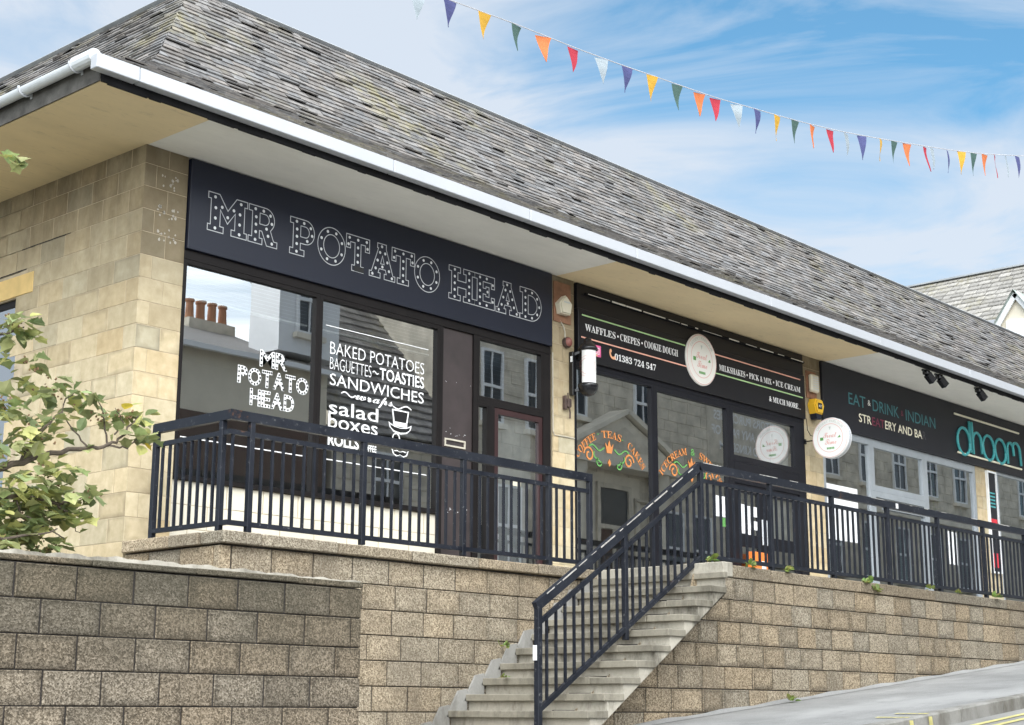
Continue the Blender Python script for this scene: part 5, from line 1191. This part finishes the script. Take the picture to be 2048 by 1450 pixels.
CL = [(5.836,3.439,.16,26),(5.56,4.17,.10,14),(5.70,4.12,.10,16),(5.63,4.23,.09,12),(5.89,3.80,.13,20),(6.06,3.72,.13,20),(6.30,3.72,.10,10),(6.36,3.62,.08,6),(6.58,3.69,.10,14),(6.69,3.50,.09,18),(6.72,3.66,.06,8),(5.75,3.03,.18,40),(6.03,2.99,.15,30),(6.19,2.95,.10,16),(6.28,3.04,.07,8),(5.85,2.76,.16,36),(6.12,2.84,.12,18),(5.68,2.82,.16,34),(5.97,2.62,.10,16),(6.06,2.66,.06,7),(5.46,5.36,.07,9),(5.55,3.55,.14,22),(5.55,3.25,.14,18),(6.1,3.22,.10,9),(5.9,3.15,.12,15),(5.5,2.6,.15,22),(5.5,3.9,.10,8),(5.2,3.3,.35,50),(5.1,4.0,.35,45),(4.9,2.9,.35,45),(4.8,4.8,.4,50),(5.35,3.05,.2,22),(5.62,2.95,.16,24),(5.78,2.70,.13,22),(5.60,2.62,.14,22),(5.9,2.92,.12,16),(5.5,2.85,.14,20),(5.65,3.35,.13,16),(5.72,3.9,.09,9),(5.95,3.45,.10,9),(5.62,3.62,.1,10)]
b = MB(); q = MB()
for x, z, r, n in CL:
    cy = 9.78 + rnd(-.08, .08); n = int(n * 1.1)
    for _ in range(n):
        v = Vector((rnd(-1, 1), rnd(-1, 1), rnd(-1, 1)))
        while v.length > 1: v = Vector((rnd(-1, 1), rnd(-1, 1), rnd(-1, 1)))
        p = Vector((x, cy, z)) + Vector((v.x * r, v.y * r * 1.3, v.z * r * .75))
        d = Vector((v.x + rnd(-.7, .9), v.y + rnd(-.8, .6), rnd(-.9, .45)))
        s = rnd(.07, .145); shape = LEAF if random.random() < .6 else LEAFS
        t = None
        if x > 6.5 and random.random() < .05: t = (2.6, 1.7, .45)
        elif random.random() < .25: t = (1.7, 1.45, 1.1)
        leaf(b, p, d, s, t, shape, rnd(.1, .5))
    if random.random() < .45:
        q = MB()
        for _ in range(10):
            p = Vector((x + rnd(-r, r) * .9, cy - .05, z + rnd(-r, r) * .6)); q.tube([p, p + Vector((rnd(-.012, .012), 0, rnd(-.02, .02)))], [.006, .009], 5)
        q.build('seed_cluster', M['berry'], tr)
for p in TW[2::5]:
    for _ in range(1):
        leaf(b, Vector(p), Vector((rnd(-.5, 1), rnd(-.8, .5), rnd(-.6, .7))), rnd(.06, .10), None, LEAF, .3)
b.build('crown', M['leaf'], tr)

# ------------------------------------------------------------------ weeds on the masonry
WD = [(13.02, 8.93, 2.97, .13, 'tall weed at the corner post where the stair rail meets the long railing'), (13.05, 8.87, 2.83, .14, 'drooping weed on the right end of the stairs just below the corner post'), (13.75, 8.92, 2.97, .12, 'leafy weed on the coping just before the second post of the long railing'), (14.45, 8.92, 2.97, .11, 'small weed on the coping just past the second post of the long railing'),
      (16.15, 8.90, 2.95, .12, 'weed trailing over the coping below the white banner'), (16.35, 8.89, 2.86, .12, 'weed hanging down the wall face under the white banner'), (17.75, 8.92, 2.97, .10, 'weed on the coping below the grey framed door'), (18.5, 8.92, 2.97, .08, 'tiny weed tuft on the coping right of the grey framed door'), (19.6, 8.91, 2.97, .13, 'bushy weed at the right end of the visible coping'),
      (14.28, 8.80, None, .12, 'yellow green weed growing where the pavement meets the wall'), (11.28, 10.15, NZ(5), .09, 'small weed at the wall end of a middle stair tread'), (10.98, 9.9, NZ(7), .06, 'tiny weed on a lower stair tread beside the wall')]
for x, y, z, s, lab in WD:
    z = gz(x) if z is None else z; b = MB()
    s *= .95
    for _ in range(14):
        leaf(b, Vector((x + rnd(-s, s) * .7, y + rnd(-.03, .03), z + rnd(0, s * .3))), Vector((rnd(-1, 1), rnd(-1, .2), rnd(-.2, 1.3))), s * rnd(.4, .8), (rnd(.6, 1.1), rnd(.7, 1.05), .5))
    tag(b.build('weed', M['leaf']), lab, 'weed', 'weeds on the masonry')

# ------------------------------------------------------------------ building beyond the roof at the right
bb = empty('slate_building', (44, 20, 2), 'far building with pale slate roof and white trimmed gable beyond the shop roof', 'building')
part('wall', M['stone_pale'], bb, 43.0, 50.0, 6.0, 40, 2.0, 12.85)
b = MB(); nr = 13
X0, Z0, X1, Z1 = 42.5, 12.75, 45.0, 15.06
b.face([(X0, 4, Z0 - .03), (X1, 4, Z1 - .03), (X1, 42, Z1 - .03), (X0, 42, Z0 - .03)], mi=0); b.face([(X1, 4, Z1 - .03), (50.5, 4, 12.2), (50.5, 42, 12.2), (X1, 42, Z1 - .03)], mi=0)
for k in range(nr):
    f0, f1 = k / nr, (k + 1.25) / nr; f1 = min(f1, 1.0); y = 14.0
    while y < 30:
        w = rnd(.28, .5); v = rnd(.95, 1.5); t = (v, v, v * .95); j = rnd(-.02, .02)
        a = Vector((X0 + (X1 - X0) * f0, 0, Z0 + (Z1 - Z0) * f0)) + Vector((-.03, 0, .04)) - Vector((j, 0, j)); c = Vector((X0 + (X1 - X0) * f1, 0, Z0 + (Z1 - Z0) * f1))
        b.quads([(a.x, y, a.z), (a.x, y + w - .012, a.z), (c.x, y + w - .012, c.z), (c.x, y, c.z), (a.x, y, a.z - .035), (a.x, y + w - .012, a.z - .035)], [(0, 3, 2, 1), (4, 0, 1, 5)], t, 1); y += w
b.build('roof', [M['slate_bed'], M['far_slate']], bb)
b = MB(); b.bar((X1, 4, Z1 + .03), (X1, 42, Z1 + .03), .25, .05); b.build('ridge', M['lead'], bb)
part('gutter', M['white_pvc'], bb, 42.3, 42.5, 18.7, 42, 12.62, 12.80)
ga, gy, gzp, hw, hh = 42.2, 17.95, 13.42, 1.35, 1.9
b = MB(); b.quads([(ga, gy - hw, gzp - hh), (ga, gy + hw, gzp - hh), (ga, gy, gzp)], [(0, 2, 1)]); b.build('gable', M['cream_wall'], bb)
b = MB()
for s in (-1, 1): b.bar((ga - .10, gy + s * (hw + .2), gzp - hh - .28), (ga - .10, gy, gzp), .06, .20)
b.build('bargeboard', M['white_paint'], bb)
b = MB()
for s in (-1, 1):
    b.quads([(ga - .25, gy, gzp + .10), (ga - .25, gy + s * (hw + .25), gzp - hh - .28), (45, gy + s * (hw + .25), gzp - hh - .28), (45, gy, gzp + .10)], [(0, 1, 2, 3)])
b.build('gable_roof', M['grey_board'], bb)
part('gable_window', M['white_paint'], bb, ga - .06, ga - .01, gy - .2, gy + .35, 12.1, 12.65)

# ------------------------------------------------------------------ houses across the street (seen in the shop glass)
OY = -4.0
def sash(parent, x0, x1, z0, z1, y=OY, m='white_paint'):
    b = MB(); w = .065
    for a, c, e, f in ((x0, x0 + w, z0, z1), (x1 - w, x1, z0, z1), (x0 + w, x1 - w, z1 - w, z1), (x0 + w, x1 - w, z0, z0 + w), (x0 + w, x1 - w, (z0 + z1) / 2 - .04, (z0 + z1) / 2 + .04)): b.box(a, c, y + .01, y + .09, e, f)
    b.box((x0 + x1) / 2 - .02, (x0 + x1) / 2 + .02, y + .02, y + .07, z0 + w, (z0 + z1) / 2 - .04); b.box((x0 + x1) / 2 - .02, (x0 + x1) / 2 + .02, y + .02, y + .07, (z0 + z1) / 2 + .04, z1 - w)
    f = b.build('window', M[m], parent); part('pane', M['glass_far'], f, x0 + w, x1 - w, y + .012, y + .03, z0 + w, z1 - w)
    part('sill', M['stone_pale'], f, x0 - .08, x1 + .08, y + .01, y + .16, z0 - .13, z0 - .002)
h1 = empty('rendered_house', (16, OY, 1.5), 'cream rendered house with a white dormer and slate roof across the street', 'house')
part('wall', M['cream_wall'], h1, 6, 24.0, OY - 8, OY, 7.9, 9.45); part('shopfront', M['brown_front'], h1, 6, 24.0, OY - 8, OY + .05, -1, 7.898)
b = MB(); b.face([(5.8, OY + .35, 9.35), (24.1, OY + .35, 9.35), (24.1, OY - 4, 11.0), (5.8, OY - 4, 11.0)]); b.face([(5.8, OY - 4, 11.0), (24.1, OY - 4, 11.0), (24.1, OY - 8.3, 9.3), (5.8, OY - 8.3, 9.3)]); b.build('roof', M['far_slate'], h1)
part('gutter', M['white_paint'], h1, 5.8, 24.1, OY + .30, OY + .42, 9.25, 9.36)
dm = part('dormer', M['white_paint'], h1, 22.7, 24.6, OY - 1.4, OY - .3, 9.8, 12.6); sash(dm, 23.2, 24.0, 10.3, 12.0, OY - .3)
ch = part('chimney', M['stone_far'], h1, 22.6, 24.05, OY - 4.3, OY - 3.7, 10.4, 11.15)
for k in range(4): 
    b = MB(); b.lathe(22.82 + .34 * k, OY - 4, [(.12, 11.15), (.10, 11.62), (.13, 11.64), (.13, 11.7), (.09, 11.7)], 12); b.build('pot', M['pot'], ch)
for x in (10.5, 14.5, 18.2): sash(h1, x, x + .9, 8.2, 9.2)
for x in (11, 14.4, 17.4, 20.5, 22.4): sash(h1, x, x + .9, 4.8, 6.3, OY + .05)
h2 = empty('slate_cottage', (26, OY, 2.5), 'low house with a large slate roof and teal shopfront across the street', 'house')
part('wall', M['stone_far'], h2, 24.2, 28.4, OY - 8, OY, 5.9, 8.2); part('shopfront', M['teal_front'], h2, 24.2, 28.4, OY - 8, OY + .05, 0, 5.898)
b = MB(); n = 22
b.face([(24.1, OY + .3, 8.05), (28.5, OY + .3, 8.05), (28.5, OY - 4, 13.2), (24.1, OY - 4, 13.2)], mi=0)
for k in range(n):
    f0, f1 = k / n, (k + 1.2) / n; x = 24.1
    while x < 28.5:
        w = rnd(.25, .45); v = rnd(.6, 1.3); xe = min(28.5, x + w - .01)
        b.quads([(x, OY + .34 - 4.34 * f0, 8.12 + 5.15 * f0), (xe, OY + .34 - 4.34 * f0, 8.12 + 5.15 * f0), (xe, OY + .3 - 4.3 * f1, 8.06 + 5.15 * f1), (x, OY + .3 - 4.3 * f1, 8.06 + 5.15 * f1), (x, OY + .32 - 4.34 * f0, 8.08 + 5.15 * f0), (xe, OY + .32 - 4.34 * f0, 8.08 + 5.15 * f0)], [(0, 1, 2, 3), (4, 5, 1, 0)], (v, v, v), 1); x += w
b.build('roof', [M['slate_bed'], M['far_slate']], h2)
b = MB(); block_wall(b, lambda s, z, d: (s, OY + .0 + d, z), 24.2, 28.4, 8.1, 5.9, .3, .6, .015, .02, .008, lambda: rnd(.7, 1.3)); b.build('stone_facing', M['stone_far'], h2)
part('awning', M['cream_wall'], h2, 24.6, 27.6, OY + .05, OY + .8, 5.0, 5.25); sash(h2, 25.5, 26.5, 6.3, 7.7, OY + .02); part('brick_pier', M['pot'], h2, 27.4, 28.3, OY + .05, OY + .2, 3.5, 5.0)
h3 = empty('stone_terrace', (40, OY, 4), 'grey sandstone terrace with white sash windows and a pedimented doorway across the street', 'house')
part('wall', M['stone_far'], h3, 28.6, 75, OY - 8, OY - .02, 0, 17)
WN = []
for x in (29.4, 31.2, 33.0, 36.1): WN.append((x, x + .85, 9.7 if x > 32 else 9.0, 11.3 if x > 32 else 11.0))
for x in (47, 49.5, 52, 54.5, 57, 60, 63, 66): WN += [(x, x + 1.0, 9.6, 11.6), (x, x + 1.0, 6.2, 8.2)]
for x in (30, 37.5, 39): WN.append((x, x + 1.0, 5.2, 7.4))
for x in (29.4, 31.2, 33.0, 36.1, 39, 42, 47, 52, 57, 63): WN.append((x, x + .9, 12.9, 14.6))
b = MB(); block_wall(b, lambda s, z, d: (s, OY - .03 + d, z), 28.6, 75, 17, 1.0, .34, .75, .014, .026, .008, lambda: (lambda v: (v * rnd(.95, 1.12), v, v * rnd(.85, 1)))(rnd(.75, 1.15)), .004, .25, holes=[(w[0] - .05, w[1] + .05, w[2] - .1, w[3] + .05) for w in WN])
b.build('stone_facing', M['stone_far'], h3)
for w in WN:
    sash(h3, w[0], w[1], w[2], w[3], OY - .02)
pd = MB(); pd.prism([(32.6, 8.55), (37.3, 8.55), (37.3, 8.75), (34.95, 9.85), (32.6, 8.75)], OY + .01, OY + .55); p_ = pd.build('pediment', M['stone_pale'], h3)
b = MB(); b.prism([(33.5, 8.86), (36.4, 8.86), (34.95, 9.52)], OY + .551, OY + .57); b.build('tympanum', M['stone_far'], p_)
b = MB()
for x in (33.25, 36.0): frame(b, x, x + .75, 4.2, 7.6, .08, OY + .035, OY + .09)
frame(b, 34.2, 35.8, 3.0, 7.9, .14, OY + .035, OY + .12); b.box(34.34, 35.66, OY + .05, OY + .10, 6.6, 6.72); b.box(34.94, 35.06, OY + .05, OY + .09, 3.14, 6.6); b.build('door_surround', M['stone_far'], h3)
part('door_leaf', M['brown_front'], h3, 34.34, 35.66, OY + .032, OY + .045, 3.14, 6.58); part('fanlight', M['glass_far'], h3, 34.34, 35.66, OY + .032, OY + .045, 6.73, 7.76)
b = MB(); b.bar((32.4, OY + .35, 8.80), (34.95, OY + .35, 9.98), .75, .14); b.bar((37.5, OY + .35, 8.80), (34.95, OY + .35, 9.98), .75, .14); b.box(32.4, 37.5, OY + .01, OY + .72, 8.3, 8.548); b.build('cornice', M['stone_pale'], p_)
for x in (33.0, 36.9):
    b = MB(); b.lathe(x, OY + .38, [(.26, 3.2), (.26, 3.4), (.20, 3.5), (.17, 7.9), (.26, 8.1), (.26, 8.298)], 16); b.build('column', M['stone_pale'], h3, smooth=True)
part('doorway', M['stone_pale'], h3, 33.6, 36.3, OY + .008, OY + .03, 3.0, 8.2)
part('string_course', M['stone_pale'], h3, 37.6, 75, OY + .01, OY + .14, 8.6, 8.85)
tp = part('painted_panel', M['stone_far'], h3, 39.9, 44.6, OY + .003, OY + .012, 9.2, 12.2)
b = MB()
for i, (t, a, c) in enumerate((('BEST', 41.0, 43.6), ('PRICES', 41.2, 43.9), ('VISITORS PURCHASES', 40.3, 44.2), ('PAID TO ANY PART OF', 40.2, 44.3), ('UNITED KINGDOM', 40.6, 43.9))):
    z = 11.55 - i * .47; add_text(b, t, a, c, z, z + .30, OY + .016, .02, mirror=True)
b.build('lettering', M['white_paint'], tp)
b = MB(); b.face([(28.4, OY + .4, 16.9), (75.2, OY + .4, 16.9), (75.2, OY - 4, 20.5), (28.4, OY - 4, 20.5)]); b.face([(28.4, OY - 4, 20.5), (75.2, OY - 4, 20.5), (75.2, OY - 8.4, 16.9), (28.4, OY - 8.4, 16.9)]); b.build('roof', M['far_slate'], h3)
for x in (50, 56, 62): part('shopfront', M['teal_front'] if x != 56 else M['brown_front'], h3, x - 2.4, x + 2.4, OY + .01, OY + .05, 4.4, 6.0)
sp_ = empty('street_lamp', (42.6, -1.8, gz(42.6)), 'pale grey street lamp post on the far pavement mirrored in the glass', 'street lamp')
b = MB(); b.tube([(42.6, -1.8, gz(42.6)), (42.6, -1.8, 10.5)], [.13, .09], 12); b.build('post', M['grey_pvc'], sp_, smooth=True)
b = MB(); b.tube([(42.6, -1.8, 10.5), (42.6, -1.5, 11.0), (42.6, -.8, 11.2)], [.06, .05, .04], 8); b.build('arm', M['grey_pvc'], sp_)
b = MB(); b.cbox(42.45, 42.75, -.85, -.2, 11.12, 11.26, .03); b.build('lamp_head', M['ivory'], sp_)
